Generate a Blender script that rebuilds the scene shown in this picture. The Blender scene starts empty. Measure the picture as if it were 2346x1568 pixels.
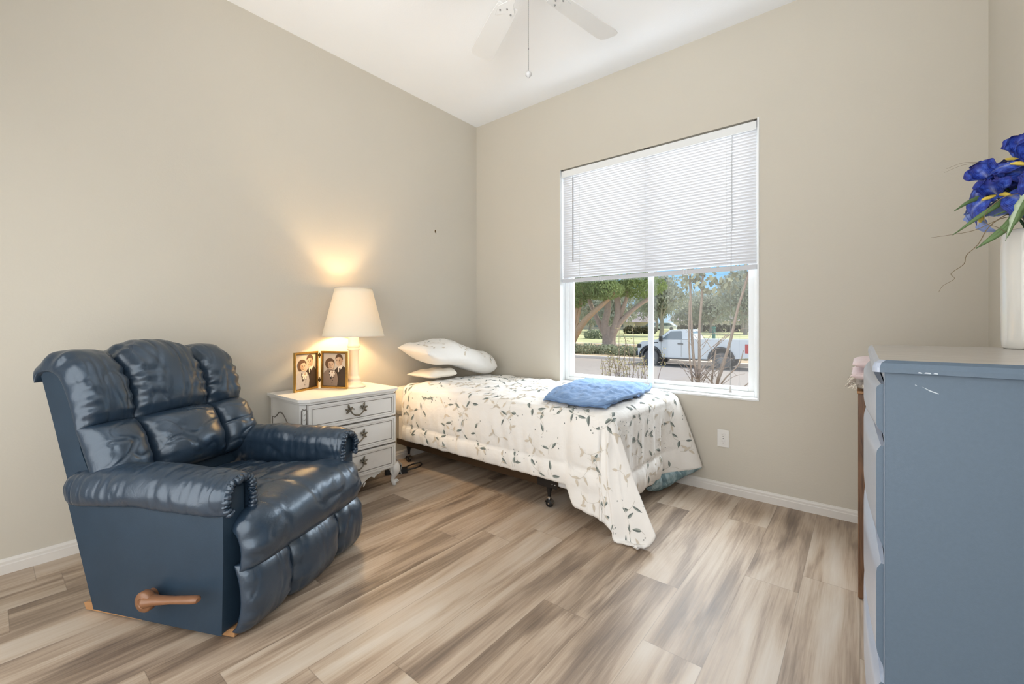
import bpy, bmesh, math, random
from mathutils import Vector, Matrix, Euler, noise as mnoise
random.seed(7)
C = bpy.context.scene.collection
PI = math.pi
sin, cos, sqrt = math.sin, math.cos, math.sqrt
def R(a): return math.radians(a)
def lerp(a, b, t): return a+(b-a)*t
def clamp(x, a=0.0, b=1.0): return max(a, min(b, x))
def sstep(a, b, x):
    t = clamp((x-a)/(b-a)); return t*t*(3-2*t)
def nz(x, y, z=0.0): return mnoise.noise(Vector((x, y, z)))
def lin(r, g, b):
    f = lambda c: (c/255/12.92) if c/255 <= 0.04045 else ((c/255+0.055)/1.055)**2.4
    return (f(r), f(g), f(b), 1.0)

# ------------------------------------------------------------------ materials
class NT:
    """small helper around a material node tree"""
    def __init__(self, name):
        self.m = bpy.data.materials.new(name); self.m.use_nodes = True
        self.t = self.m.node_tree; self.n = self.t.nodes
        self.b = self.n['Principled BSDF']; self.out = self.n['Material Output']
    def node(self, typ, **kw):
        x = self.n.new(typ)
        for k, v in kw.items(): setattr(x, k, v)
        return x
    def link(self, a, b): self.t.links.new(a, b)
    def set(self, sock, v):
        if hasattr(v, 'is_linked') or hasattr(v, 'links'): self.link(v, sock)
        else: sock.default_value = v
    def math(self, op, a, b=0.0, c=None):
        x = self.node('ShaderNodeMath', operation=op)
        self.set(x.inputs[0], a); self.set(x.inputs[1], b)
        if c is not None: self.set(x.inputs[2], c)
        return x.outputs[0]
    def coord(self, which='Object'): return self.node('ShaderNodeTexCoord').outputs[which]
    def mapping(self, v, scale=(1,1,1), loc=(0,0,0), rot=(0,0,0)):
        x = self.node('ShaderNodeMapping'); self.link(v, x.inputs['Vector'])
        x.inputs['Scale'].default_value = scale; x.inputs['Location'].default_value = loc; x.inputs['Rotation'].default_value = rot
        return x.outputs[0]
    def noise(self, v, scale=5, detail=4, rough=0.55, dist=0.0):
        x = self.node('ShaderNodeTexNoise'); self.link(v, x.inputs['Vector'])
        x.inputs['Scale'].default_value = scale; x.inputs['Detail'].default_value = detail
        x.inputs['Roughness'].default_value = rough; x.inputs['Distortion'].default_value = dist
        return x.outputs['Fac']
    def voronoi(self, v, scale=5, feature='F1', out='Distance'):
        x = self.node('ShaderNodeTexVoronoi', feature=feature); self.link(v, x.inputs['Vector'])
        x.inputs['Scale'].default_value = scale
        return x.outputs[out]
    def ramp(self, fac, stops):
        x = self.node('ShaderNodeValToRGB'); self.set(x.inputs[0], fac)
        e = x.color_ramp.elements
        while len(e) < len(stops): e.new(0.5)
        for i, (p, c) in enumerate(stops): e[i].position = p; e[i].color = c
        return x.outputs[0]
    def mix(self, fac, a, b, mode='MIX'):
        x = self.node('ShaderNodeMix', data_type='RGBA', blend_type=mode)
        self.set(x.inputs[0], fac); self.set(x.inputs[6], a); self.set(x.inputs[7], b)
        return x.outputs[2]
    def bump(self, h, strength=0.2, dist=0.01, prev=None):
        x = self.node('ShaderNodeBump'); self.link(h, x.inputs['Height'])
        x.inputs['Strength'].default_value = strength; x.inputs['Distance'].default_value = dist
        if prev is not None: self.link(prev, x.inputs['Normal'])
        return x.outputs[0]
    def normal(self, nrm): self.link(nrm, self.b.inputs['Normal'])
    def color(self, c): self.set(self.b.inputs['Base Color'], c)
    def rough(self, r): self.set(self.b.inputs['Roughness'], r)

def pm(name, col, rough=0.5, spec=0.5, metal=0.0, var=0.0, scale=30, bump=0.0, bscale=200, coat=0.0, sheen=0.0):
    """plain painted / plastic / metal surface with a little procedural variation and bump"""
    k = NT(name)
    co = k.coord()
    if var > 0:
        f = k.noise(co, scale, 4)
        d = tuple(max(0, c*(1-var)) for c in col[:3])+(1,); u = tuple(min(1, c*(1+var)) for c in col[:3])+(1,)
        k.color(k.mix(f, d, u))
    else: k.color(col)
    k.rough(rough); k.b.inputs['Specular IOR Level'].default_value = spec; k.b.inputs['Metallic'].default_value = metal
    if bump > 0: k.normal(k.bump(k.noise(co, bscale, 3), bump, 0.002))
    if coat: k.b.inputs['Coat Weight'].default_value = coat; k.b.inputs['Coat Roughness'].default_value = 0.1
    if sheen: k.b.inputs['Sheen Weight'].default_value = sheen
    return k.m

def thin(name, col, trans, rough=0.6, tint=None, var=0.0, scale=20):
    """thin sheet that lets part of the light through: lampshade, blind slat, leaf, petal"""
    k = NT(name); k.color(col); k.rough(rough)
    k.b.inputs['Specular IOR Level'].default_value = 0.3
    tr = k.node('ShaderNodeBsdfTranslucent'); tr.inputs[0].default_value = tint or col
    if var:
        f = k.noise(k.coord(), scale, 3)
        d = tuple(c*(1-var) for c in col[:3])+(1,); u = tuple(min(1, c*(1+var)) for c in col[:3])+(1,)
        o = k.mix(f, d, u); k.color(o); k.link(o, tr.inputs[0])
    mx = k.node('ShaderNodeMixShader'); mx.inputs[0].default_value = trans
    k.link(k.b.outputs[0], mx.inputs[1]); k.link(tr.outputs[0], mx.inputs[2]); k.link(mx.outputs[0], k.out.inputs[0])
    return k.m

def wall_mat(name, col, rough=0.55, spec=0.35):
    k = NT(name); co = k.coord()
    f = k.noise(co, 1.3, 3)
    k.color(k.mix(f, tuple(c*0.97 for c in col[:3])+(1,), tuple(c*1.03 for c in col[:3])+(1,)))
    k.rough(rough); k.b.inputs['Specular IOR Level'].default_value = spec
    k.normal(k.bump(k.noise(co, 95, 4, 0.6), 0.16, 0.004))
    return k.m

M = {}
M['wall'] = wall_mat('beige eggshell paint', lin(208, 202, 189))
M['ceiling'] = wall_mat('white ceiling paint', lin(246, 248, 250), 0.8, 0.2)
M['trim'] = pm('white trim paint', lin(228, 224, 218), 0.4, 0.5, var=0.05, scale=12)
M['vinyl'] = pm('white window vinyl', lin(236, 238, 238), 0.35, 0.5, var=0.02)
M['slat'] = thin('white blind slat', lin(214, 215, 218), 0.017, 0.45)
M['blindrail'] = pm('blind rail enamel', lin(205, 207, 212), 0.4)
M['clear'] = pm('clear blind plastic', lin(225, 228, 232), 0.2)
M['cord'] = pm('pale cord', lin(170, 172, 172), 0.7)
M['greywand'] = pm('grey tilt wand', lin(150, 152, 155), 0.25)
M['dark'] = pm('dark gap metal', lin(70, 64, 55), 0.6)

def floor_mat():
    k = NT('greyed oak plank flooring')
    xyz = k.node('ShaderNodeSeparateXYZ'); k.link(k.coord(), xyz.inputs[0])
    x, y = xyz.outputs[0], xyz.outputs[1]
    W, Ln = 0.197, 1.22
    xr = k.math('DIVIDE', k.math('ADD', x, 0.008+W*20), W)
    row = k.math('FLOOR', xr); fx = k.math('FRACT', xr)
    wn = k.node('ShaderNodeTexWhiteNoise', noise_dimensions='1D'); k.link(row, wn.inputs['W'])
    yr = k.math('ADD', k.math('DIVIDE', k.math('ADD', y, 20.0), Ln), k.math('MULTIPLY', wn.outputs['Value'], 3.0))
    colm = k.math('FLOOR', yr); fy = k.math('FRACT', yr)
    cb = k.node('ShaderNodeCombineXYZ'); k.link(row, cb.inputs[0]); k.link(colm, cb.inputs[1])
    w2 = k.node('ShaderNodeTexWhiteNoise', noise_dimensions='2D'); k.link(cb.outputs[0], w2.inputs['Vector'])
    pid = w2.outputs['Value']
    v = k.node('ShaderNodeCombineXYZ')
    k.link(k.math('MULTIPLY', x, 1.0), v.inputs[0]); k.link(k.math('MULTIPLY', y, 0.105), v.inputs[1]); k.link(k.math('MULTIPLY', pid, 37.0), v.inputs[2])
    vv = v.outputs[0]
    broad = k.noise(vv, 12, 3, 0.5, 0.7)
    fine = k.noise(k.mapping(vv, (1, 0.30, 1)), 120, 5, 0.65, 0.4)
    patch = k.noise(k.mapping(vv, (1, 2.2, 1)), 5, 2, 0.5)
    s = k.math('ADD', k.math('MULTIPLY', broad, 0.50), k.math('MULTIPLY', fine, 0.21))
    s = k.math('ADD', s, k.math('MULTIPLY', patch, 0.29))
    s = k.math('ADD', s, k.math('MULTIPLY', k.math('SUBTRACT', pid, 0.5), 0.075))
    c = k.ramp(s, [(0.35, lin(98, 80, 64)), (0.425, lin(138, 118, 98)), (0.49, lin(174, 153, 131)), (0.555, lin(193, 176, 156)), (0.66, lin(205, 193, 178))])
    hue = k.noise(k.mapping(vv, (1, 1, 1), (3, 5, 1)), 7, 2)
    c = k.mix(k.math('MULTIPLY', hue, 0.45), c, k.mix(0.5, c, lin(168, 158, 152)))
    ex = k.math('MINIMUM', fx, k.math('SUBTRACT', 1.0, fx)); ey = k.math('MINIMUM', fy, k.math('SUBTRACT', 1.0, fy))
    sx = k.math('LESS_THAN', ex, 0.006); sy = k.math('LESS_THAN', ey, 0.0011)
    seam = k.math('MAXIMUM', sx, sy)
    k.color(k.mix(k.math('MULTIPLY', seam, 0.30), c, lin(70, 56, 46)))
    k.rough(k.math('ADD', 0.33, k.math('MULTIPLY', fine, 0.18)))
    k.b.inputs['Specular IOR Level'].default_value = 0.45
    b = k.bump(k.math('SUBTRACT', fine, seam), 0.08, 0.003)
    k.normal(b)
    return k.m
M['floor'] = floor_mat()

def leather_mat(name, col, rough=0.30):
    k = NT(name); co = k.coord()
    f = k.noise(co, 9, 4, 0.6)
    big = k.noise(co, 3.0, 2)
    k.color(k.mix(f, tuple(c*0.80 for c in col[:3])+(1,), tuple(min(1, c*1.25) for c in col[:3])+(1,)))
    k.rough(k.math('ADD', rough-0.08, k.math('MULTIPLY', big, 0.16)))
    k.b.inputs['Specular IOR Level'].default_value = 1.0 if rough < 0.4 else 0.45
    k.b.inputs['Coat Weight'].default_value = 0.10 if rough < 0.4 else 0.0; k.b.inputs['Specular Tint'].default_value = (0.80, 0.90, 1.0, 1); k.b.inputs['Coat Roughness'].default_value = 0.28  # blue specular tint puts cool daylight into the highlights
    wr = k.noise(k.mapping(co, (1, 1, 1)), 16, 4, 0.6, 1.6)
    crk = k.voronoi(co, 240)
    b1 = k.bump(wr, 0.16 if rough < 0.4 else 0.03, 0.008)
    b2 = k.bump(crk, 0.10, 0.001, b1)
    k.normal(b2)
    return k.m
M['leather'] = leather_mat('navy leather', lin(36, 52, 69), 0.30)
M['leather_side'] = leather_mat('navy vinyl side', lin(37, 54, 70), 0.44)
M['wood_handle'] = pm('brown lever wood', lin(130, 90, 62), 0.35, 0.6, var=0.15, scale=25)
M['oak'] = pm('pale base wood', lin(178, 134, 92), 0.5, var=0.2, scale=18)

M['nsw'] = pm('antique white paint', lin(226, 224, 220), 0.38, 0.5, var=0.02, scale=8)
M['glaze'] = pm('grey glaze line', lin(120, 112, 104), 0.5, var=0.15, scale=60)
M['pewter'] = pm('antique pewter', lin(118, 110, 96), 0.35, 0.6, metal=0.6, var=0.35, scale=150)
M['lampbody'] = pm('cream turned wood', lin(240, 226, 205), 0.35, 0.5)
M['shade'] = thin('cream lampshade', lin(250, 241, 220), 0.075, 0.8, lin(255, 240, 205))
M['gold'] = pm('worn brass', lin(196, 160, 92), 0.3, 0.6, metal=0.9, var=0.25, scale=80)
M['hinge'] = pm('dark brass', lin(96, 74, 40), 0.4, 0.6, metal=0.7)
def photo(name, col): return pm(name, col, 0.3, 0.5, var=0.10, scale=70)
M['ph_bg'] = photo('photo pale grey', lin(196, 186, 172))
M['ph_skin'] = photo('photo skin sepia', lin(208, 182, 156))
M['ph_skin2'] = photo('photo skin shade', lin(182, 152, 126))
M['ph_hair'] = photo('photo hair brown', lin(92, 68, 50))
M['ph_suit'] = photo('photo dark suit', lin(66, 54, 46))
M['ph_coat'] = photo('photo coat', lin(140, 122, 108))
M['ph_coat2'] = photo('photo pale coat', lin(178, 174, 172))
M['ph_white'] = photo('photo white scarf', lin(226, 216, 200))
M['ph_ink'] = photo('photo ink', lin(44, 32, 26))
M['black'] = pm('black enamel', lin(26, 24, 24), 0.35, 0.5)
M['rubber'] = pm('black rubber', lin(22, 21, 21), 0.6)
M['chrome'] = pm('chrome', lin(200, 200, 200), 0.2, 0.5, metal=1.0)
M['brownsteel'] = pm('brown angle iron', lin(66, 48, 30), 0.4, 0.5, metal=0.2)
def cloth(name, col, bump=0.25, sc=420, var=0.05, wr=0.35, wsc=14):
    k = NT(name); co = k.coord()
    f = k.noise(co, 7, 3)
    k.color(k.mix(f, tuple(c*(1-var) for c in col[:3])+(1,), tuple(min(1, c*(1+var)) for c in col[:3])+(1,)))
    k.rough(0.85); k.b.inputs['Specular IOR Level'].default_value = 0.2; k.b.inputs['Sheen Weight'].default_value = 0.15
    b = k.bump(k.noise(co, wsc, 4, 0.5, 0.25), wr*0.75, 0.02)
    k.normal(k.bump(k.noise(co, sc, 2), bump, 0.001, b))
    return k.m
M['comf'] = cloth('white comforter cotton', lin(246, 243, 238))
M['leafd'] = cloth('leaf print dark', lin(110, 118, 114))
M['leafm'] = cloth('leaf print mid', lin(152, 160, 154))
M['leafb'] = cloth('leaf print beige', lin(216, 206, 190))
M['leafs'] = cloth('leaf print stem', lin(196, 190, 178))
M['sheet'] = cloth('cream sheet', lin(240, 232, 218))
M['boxspring'] = cloth('white box spring ticking', lin(228, 226, 224))
M['garment'] = cloth('blue cotton', lin(122, 152, 192), 0.4, 300, 0.12, 0.5, 22)
M['pinkblanket'] = cloth('pink blotched blanket', lin(232, 212, 212), 0.6, 160, 0.12, 0.6, 30)
M['fringe'] = cloth('grey brown fringe wool', lin(176, 164, 150), 0.6, 200, 0.3, 0.6, 40)
def lining_mat():
    k = NT('teal marbled lining'); co = k.coord()
    f = k.noise(co, 8, 5, 0.6, 2.5)
    k.color(k.ramp(f, [(0.3, lin(92, 116, 124)), (0.5, lin(128, 156, 164)), (0.62, lin(176, 198, 204)), (0.75, lin(110, 136, 142))]))
    k.rough(0.85); return k.m
M['lining'] = lining_mat()
M['dresser'] = pm('slate blue paint', lin(90, 107, 124), 0.45, 0.45, var=0.07, scale=160, bump=0.12, bscale=700)
M['dresser_sheen'] = pm('slate paint with painted sheen', lin(176, 186, 204), 0.24, 0.7, var=0.04)  # dresser paint made paler, grazing window sheen put into the colour
def washed():
    k = NT('whitewashed top'); co = k.coord()
    f = k.noise(k.mapping(co, (4, 40, 4)), 4, 4)
    k.color(k.ramp(f, [(0.3, lin(168, 160, 152)), (0.55, lin(190, 184, 176)), (0.75, lin(206, 202, 196))]))
    k.rough(0.28); return k.m
M['washed'] = washed()
M['scuff'] = pm('pale scuff', lin(190, 200, 208), 0.6)
def walnut(name, a, b, sc=(14, 14, 1.2)):
    k = NT(name); co = k.coord()
    f = k.noise(k.mapping(co, sc), 3.0, 5, 0.6, 1.8)
    k.color(k.ramp(f, [(0.3, a), (0.5, b), (0.7, tuple(min(1, c*1.35) for c in b[:3])+(1,))]))
    k.rough(0.4); k.normal(k.bump(f, 0.1, 0.003)); return k.m
M['walnut'] = walnut('walnut board', lin(76, 50, 34), lin(118, 84, 58))
M['ceramic'] = pm('white glazed ceramic', lin(232, 230, 224), 0.12, 0.6, coat=0.5, bump=0.25, bscale=14)
def petal():
    k = NT('deep blue iris petal'); co = k.coord()
    f = k.noise(co, 60, 4)
    c = k.ramp(f, [(0.30, lin(26, 34, 104)), (0.48, lin(40, 66, 170)), (0.62, lin(66, 100, 206)), (0.80, lin(120, 146, 222))])
    at = k.node('ShaderNodeAttribute', attribute_name='petal_uv'); sx = k.node('ShaderNodeSeparateXYZ'); k.link(at.outputs['Vector'], sx.inputs[0])
    t, wv = sx.outputs[0], sx.outputs[1]
    aw = k.math('ABSOLUTE', wv)
    mid = k.math('MULTIPLY', k.math('SUBTRACT', 1.0, k.math('MINIMUM', 1.0, k.math('MULTIPLY', aw, 5.0))), k.math('POWER', k.math('SUBTRACT', 1.0, t), 1.3))
    vein = k.math('MULTIPLY', k.math('POWER', k.math('ABSOLUTE', k.math('SINE', k.math('ADD', k.math('MULTIPLY', wv, 30.0), k.math('MULTIPLY', f, 3.0)))), 6.0), 0.35)
    c = k.mix(k.math('MULTIPLY', vein, k.math('SUBTRACT', 1.0, t)), c, lin(150, 170, 230))
    c = k.mix(k.math('MULTIPLY', mid, 0.85), c, lin(214, 220, 232))
    edge = k.math('MULTIPLY', k.math('POWER', k.math('MAXIMUM', aw, t), 8.0), 0.75)
    c = k.mix(edge, c, lin(48, 40, 104))
    k.color(c); k.rough(0.6); k.b.inputs['Specular IOR Level'].default_value = 0.3
    k.normal(k.bump(k.noise(co, 120, 3), 0.3, 0.003)); return k.m
M['petal'] = petal()
M['petalpale'] = pm('pale blue iris petal', lin(140, 160, 216), 0.6, var=0.35, scale=50)
M['petalvein'] = pm('white iris vein', lin(214, 218, 226), 0.6, var=0.1)
M['beard'] = pm('yellow iris beard', lin(236, 208, 92), 0.8, var=0.2, scale=120)
M['silkleaf'] = pm('silk leaf green', lin(104, 132, 84), 0.55, var=0.35, scale=35)
M['silkpale'] = pm('silk leaf pale edge', lin(190, 206, 178), 0.55, var=0.2, scale=60)
M['silkdark'] = pm('silk leaf dark', lin(44, 78, 44), 0.55, var=0.3, scale=40)
M['twig'] = pm('dry twig', lin(128, 112, 84), 0.7, var=0.2)
M['outlet'] = pm('white outlet plastic', lin(232, 230, 226), 0.35)
M['slot'] = pm('outlet slot dark', lin(60, 56, 52), 0.6)
M['fan'] = pm('white fan enamel', lin(224, 224, 222), 0.5, 0.4)
M['chain'] = pm('nickel chain', lin(150, 150, 150), 0.3, metal=0.8)
M['fob'] = pm('grey glass fob', lin(196, 196, 196), 0.3)
# ------------------------------------------------------------------ outdoors materials
M['asphalt'] = pm('pale worn asphalt', lin(172, 163, 158), 0.9, 0.2, var=0.06, scale=3)
M['concrete'] = pm('kerb concrete', lin(226, 216, 208), 0.85, 0.2, var=0.05, scale=4)
def grassm():
    k = NT('park lawn'); co = k.coord()
    f = k.noise(k.mapping(co, (0.5, 2.0, 1)), 0.35, 5, 0.6)
    k.color(k.ramp(f, [(0.3, lin(150, 158, 112)), (0.5, lin(200, 200, 152)), (0.7, lin(228, 220, 182))])); k.rough(0.9); return k.m
M['lawn'] = grassm()
M['mulch'] = pm('dry ground', lin(196, 176, 150), 0.9, 0.2, var=0.15, scale=2)
M['bark'] = pm('pinkish grey bark', lin(200, 178, 166), 0.85, 0.2, var=0.25, scale=6, bump=0.5, bscale=12)
M['bark2'] = pm('tan bark', lin(204, 172, 142), 0.85, 0.2, var=0.25, scale=8)
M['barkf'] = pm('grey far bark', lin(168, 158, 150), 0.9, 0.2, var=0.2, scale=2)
M['stem'] = pm('smooth grey stem', lin(112, 98, 88), 0.7, 0.3, var=0.2, scale=30)
M['leaf_a'] = thin('sunlit green leaf', lin(150, 166, 108), 0.45, 0.5, lin(190, 204, 110), 0.35, 1.5)
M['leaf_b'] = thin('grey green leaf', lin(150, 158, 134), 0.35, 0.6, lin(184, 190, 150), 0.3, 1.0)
M['leaf_c'] = thin('far leaf with painted haze', lin(176, 178, 164), 0.35, 0.7, lin(200, 204, 184), 0.25, 0.4)  # distance haze put into the pale leaf colour
M['leaf_d'] = thin('dark olive leaf', lin(96, 94, 70), 0.3, 0.6, lin(140, 140, 90), 0.35, 8)
M['leaf_g'] = thin('olive shrub leaf', lin(150, 142, 104), 0.35, 0.6, lin(176, 168, 112), 0.35, 12)
M['leaf_e'] = thin('ground cover leaf', lin(172, 176, 150), 0.35, 0.6, lin(196, 200, 166), 0.3, 2)
M['leaf_f'] = thin('myrtle leaf', lin(108, 108, 88), 0.3, 0.6, lin(130, 132, 100), 0.2, 10)
M['hedge'] = pm('dark hedge', lin(104, 106, 88), 0.9, 0.2, var=0.3, scale=2)
M['truckw'] = pm('white truck paint', lin(232, 236, 240), 0.3, 0.5, coat=0.4)
M['tglass'] = pm('tinted truck glass', lin(120, 134, 144), 0.1, 0.6)
M['tblack'] = pm('black truck plastic', lin(62, 62, 64), 0.6)
M['tyre'] = pm('grey tyre', lin(110, 108, 108), 0.8)
M['rim'] = pm('grey wheel', lin(140, 140, 142), 0.4, metal=0.4)
M['tred'] = pm('red tail lamp', lin(206, 60, 60), 0.25)
M['teal'] = pm('teal green post', lin(64, 124, 110), 0.6)
M['roof'] = pm('lilac grey roof', lin(170, 160, 164), 0.9, 0.2, var=0.08, scale=2)
M['stucco'] = pm('pale stucco', lin(222, 212, 202), 0.9, 0.2)
def glassm():
    k = NT('window glass')
    tr = k.node('ShaderNodeBsdfTransparent'); tr.inputs[0].default_value = (0.93, 0.95, 0.95, 1)
    gl = k.node('ShaderNodeBsdfGlossy'); gl.inputs['Roughness'].default_value = 0.03
    mx = k.node('ShaderNodeMixShader'); mx.inputs[0].default_value = 0.05
    k.link(tr.outputs[0], mx.inputs[1]); k.link(gl.outputs[0], mx.inputs[2]); k.link(mx.outputs[0], k.out.inputs[0])
    return k.m
M['glass'] = glassm()

# ------------------------------------------------------------------ mesh builder
class MB:
    def __init__(self): self.v = []; self.f = []; self.mi = []; self.sm = []; self.uv = {}
    def add(self, vs, fs, mi=0, smooth=False):
        b = len(self.v); self.v += [tuple(p) for p in vs]
        for f in fs: self.f.append(tuple(b+i for i in f)); self.mi.append(mi); self.sm.append(smooth)
    def box(self, x0, x1, y0, y1, z0, z1, mi=0):
        vs = [(x0,y0,z0),(x1,y0,z0),(x1,y1,z0),(x0,y1,z0),(x0,y0,z1),(x1,y0,z1),(x1,y1,z1),(x0,y1,z1)]
        self.add(vs, [(0,3,2,1),(4,5,6,7),(0,1,5,4),(1,2,6,5),(2,3,7,6),(3,0,4,7)], mi)
    def prism(self, pts, ext, mi=0, smooth=False):
        """pts: closed list of 3D points, extruded by vector ext"""
        n = len(pts); e = Vector(ext)
        a = [Vector(p) for p in pts]; vs = a+[p+e for p in a]
        fs = [tuple(range(n))[::-1], tuple(range(n, 2*n))]
        self.add(vs, fs, mi, False)
        self.add(vs, [(i, (i+1) % n, n+(i+1) % n, n+i) for i in range(n)], mi, smooth)
    def tube(self, path, rad, seg=8, mi=0, cap=True, flat=1.0):
        path = [Vector(p) for p in path]; n = len(path)
        if not hasattr(rad, '__len__'): rad = [rad]*n
        vs = []; up = None
        for i, p in enumerate(path):
            t = (path[min(i+1, n-1)]-path[max(i-1, 0)]).normalized()
            if up is None:
                up = Vector((0,0,1)) if abs(t.z) < 0.9 else Vector((1,0,0))
            a = t.cross(up)
            if a.length < 1e-6: a = t.cross(Vector((0,1,0)))
            a.normalize(); b = a.cross(t).normalized(); up = b
            for k in range(seg):
                w = 2*PI*k/seg
                vs.append(p+(a*cos(w)+b*sin(w)*flat)*rad[i])
        fs = []
        for i in range(n-1):
            for k in range(seg):
                k2 = (k+1) % seg
                fs.append((i*seg+k, i*seg+k2, (i+1)*seg+k2, (i+1)*seg+k))
        self.add(vs, fs, mi, True)
        if cap:
            self.add(vs[:seg], [tuple(range(seg))], mi); self.add(vs[-seg:], [tuple(range(seg))[::-1]], mi)
    def lathe(self, prof, c=(0,0,0), seg=32, mi=0, axis='z', smooth=True, cap=True):
        vs = []; n = len(prof); c = Vector(c)
        for r, z in prof:
            for k in range(seg):
                w = 2*PI*k/seg; p = (r*cos(w), r*sin(w), z)
                if axis == 'y': p = (p[0], p[2], p[1])
                if axis == 'x': p = (p[2], p[0], p[1])
                vs.append(c+Vector(p))
        fs = [(i*seg+k, i*seg+(k+1) % seg, (i+1)*seg+(k+1) % seg, (i+1)*seg+k) for i in range(n-1) for k in range(seg)]
        self.add(vs, fs, mi, smooth)
        if cap and prof[0][0] > 1e-5: self.add(vs[:seg], [tuple(range(seg))[::-1]], mi)
        if cap and prof[-1][0] > 1e-5: self.add(vs[-seg:], [tuple(range(seg))], mi)
    def grid(self, fn, nu, nv, mi=0, smooth=True, flip=False):
        vs = [fn(i/nu, j/nv) for i in range(nu+1) for j in range(nv+1)]
        fs = []
        for i in range(nu):
            for j in range(nv):
                q = (i*(nv+1)+j, (i+1)*(nv+1)+j, (i+1)*(nv+1)+j+1, i*(nv+1)+j+1)
                fs.append(q[::-1] if flip else q)
        self.add(vs, fs, mi, smooth)
    def ball(self, c, r, seg=12, rings=8, mi=0, rot=None):
        c = Vector(c); r = r if hasattr(r, '__len__') else (r, r, r)
        rows = []
        for i in range(rings+1):
            a = PI*i/rings
            for k in range(seg):
                w = 2*PI*k/seg
                p = Vector((r[0]*sin(a)*cos(w), r[1]*sin(a)*sin(w), r[2]*cos(a)))
                if rot is not None: p = rot @ p
                rows.append(c+p)
        fs = [(i*seg+k, (i+1)*seg+k, (i+1)*seg+(k+1) % seg, i*seg+(k+1) % seg) for i in range(rings) for k in range(seg)]
        self.add(rows, fs, mi, True)
    def build(self, name, mats, parent=None, world=False, bevel=0.0, bseg=2, subsurf=0, weld=False, auto=None, solid=0.0):
        off = Vector((0,0,0))
        if parent is not None and world:
            off = parent.location if parent.parent is None else parent.location+parent.parent.location
        me = bpy.data.meshes.new(name)
        me.from_pydata([tuple(Vector(p)-off) for p in self.v], [], self.f)
        if self.uv:
            at = me.attributes.new('petal_uv', 'FLOAT_VECTOR', 'POINT')
            for i_, q_ in self.uv.items(): at.data[i_].vector = q_
        if not isinstance(mats, (list, tuple)): mats = [mats]
        for m in mats: me.materials.append(M[m] if isinstance(m, str) else m)
        me.polygons.foreach_set('material_index', self.mi); me.polygons.foreach_set('use_smooth', self.sm)
        me.update()
        bm = bmesh.new(); bm.from_mesh(me)
        if weld: bmesh.ops.remove_doubles(bm, verts=bm.verts, dist=1e-5)
        if not solid and len(bm.faces) < 60000: bmesh.ops.recalc_face_normals(bm, faces=bm.faces)
        bm.to_mesh(me); bm.free()
        o = bpy.data.objects.new(name, me); C.objects.link(o)
        if parent is not None: o.parent = parent
        if solid:
            s = o.modifiers.new('thick', 'SOLIDIFY'); s.thickness = solid; s.offset = -1
        if bevel:
            b = o.modifiers.new('bevel', 'BEVEL'); b.width = bevel; b.segments = bseg; b.limit_method = 'ANGLE'; b.angle_limit = R(35); b.harden_normals = False
        if subsurf:
            s = o.modifiers.new('sub', 'SUBSURF'); s.levels = subsurf; s.render_levels = subsurf
        return o

def tag(o, label=None, cat=None, group=None, kind=None):
    if label: o['label'] = label
    if cat: o['category'] = cat
    if group: o['group'] = group
    if kind: o['kind'] = kind
    return o
def thing(name, label, cat, loc=(0,0,0), rotz=0.0, group=None):
    o = bpy.data.objects.new(name, None); C.objects.link(o)
    o.empty_display_size = 0.1
    o.location = loc; o.rotation_euler = (0, 0, rotz)
    return tag(o, label, cat, group)
def dup(root, loc=None, rotz=None, label=None):
    r = root.copy(); C.objects.link(r)
    if loc is not None: r.location = loc
    if rotz is not None: r.rotation_euler = (0, 0, rotz)
    if label: r['label'] = label
    for ch in list(root.children):
        c = ch.copy(); C.objects.link(c); c.parent = r
        for g in list(ch.children):
            d = g.copy(); C.objects.link(d); d.parent = c
    return r
def spline(pts, n):
    """Catmull-Rom through pts -> n+1 samples (tuples of any length)"""
    P = [tuple(p) for p in pts]; m = len(P)-1; out = []
    for k in range(n+1):
        t = k/n*m; i = min(int(t), m-1); f = t-i
        p0, p1, p2, p3 = P[max(i-1, 0)], P[i], P[i+1], P[min(i+2, m)]
        out.append(tuple(0.5*((2*b)+(-a+c)*f+(2*a-5*b+4*c-d)*f*f+(-a+3*b-3*c+d)*f**3) for a, b, c, d in zip(p0, p1, p2, p3)))
    return out
def spline_len(pts, n):
    """as spline(), resampled to equal steps"""
    s = spline(pts, n*6); L = [0.0]
    for a, b in zip(s, s[1:]): L.append(L[-1]+sqrt(sum((x-y)**2 for x, y in zip(a, b))))
    out = []; j = 0
    for k in range(n+1):
        d = L[-1]*k/n
        while j < len(L)-2 and L[j+1] < d: j += 1
        f = (d-L[j])/max(1e-9, L[j+1]-L[j]); out.append(tuple(lerp(a, b, f) for a, b in zip(s[j], s[j+1])))
    return out

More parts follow.
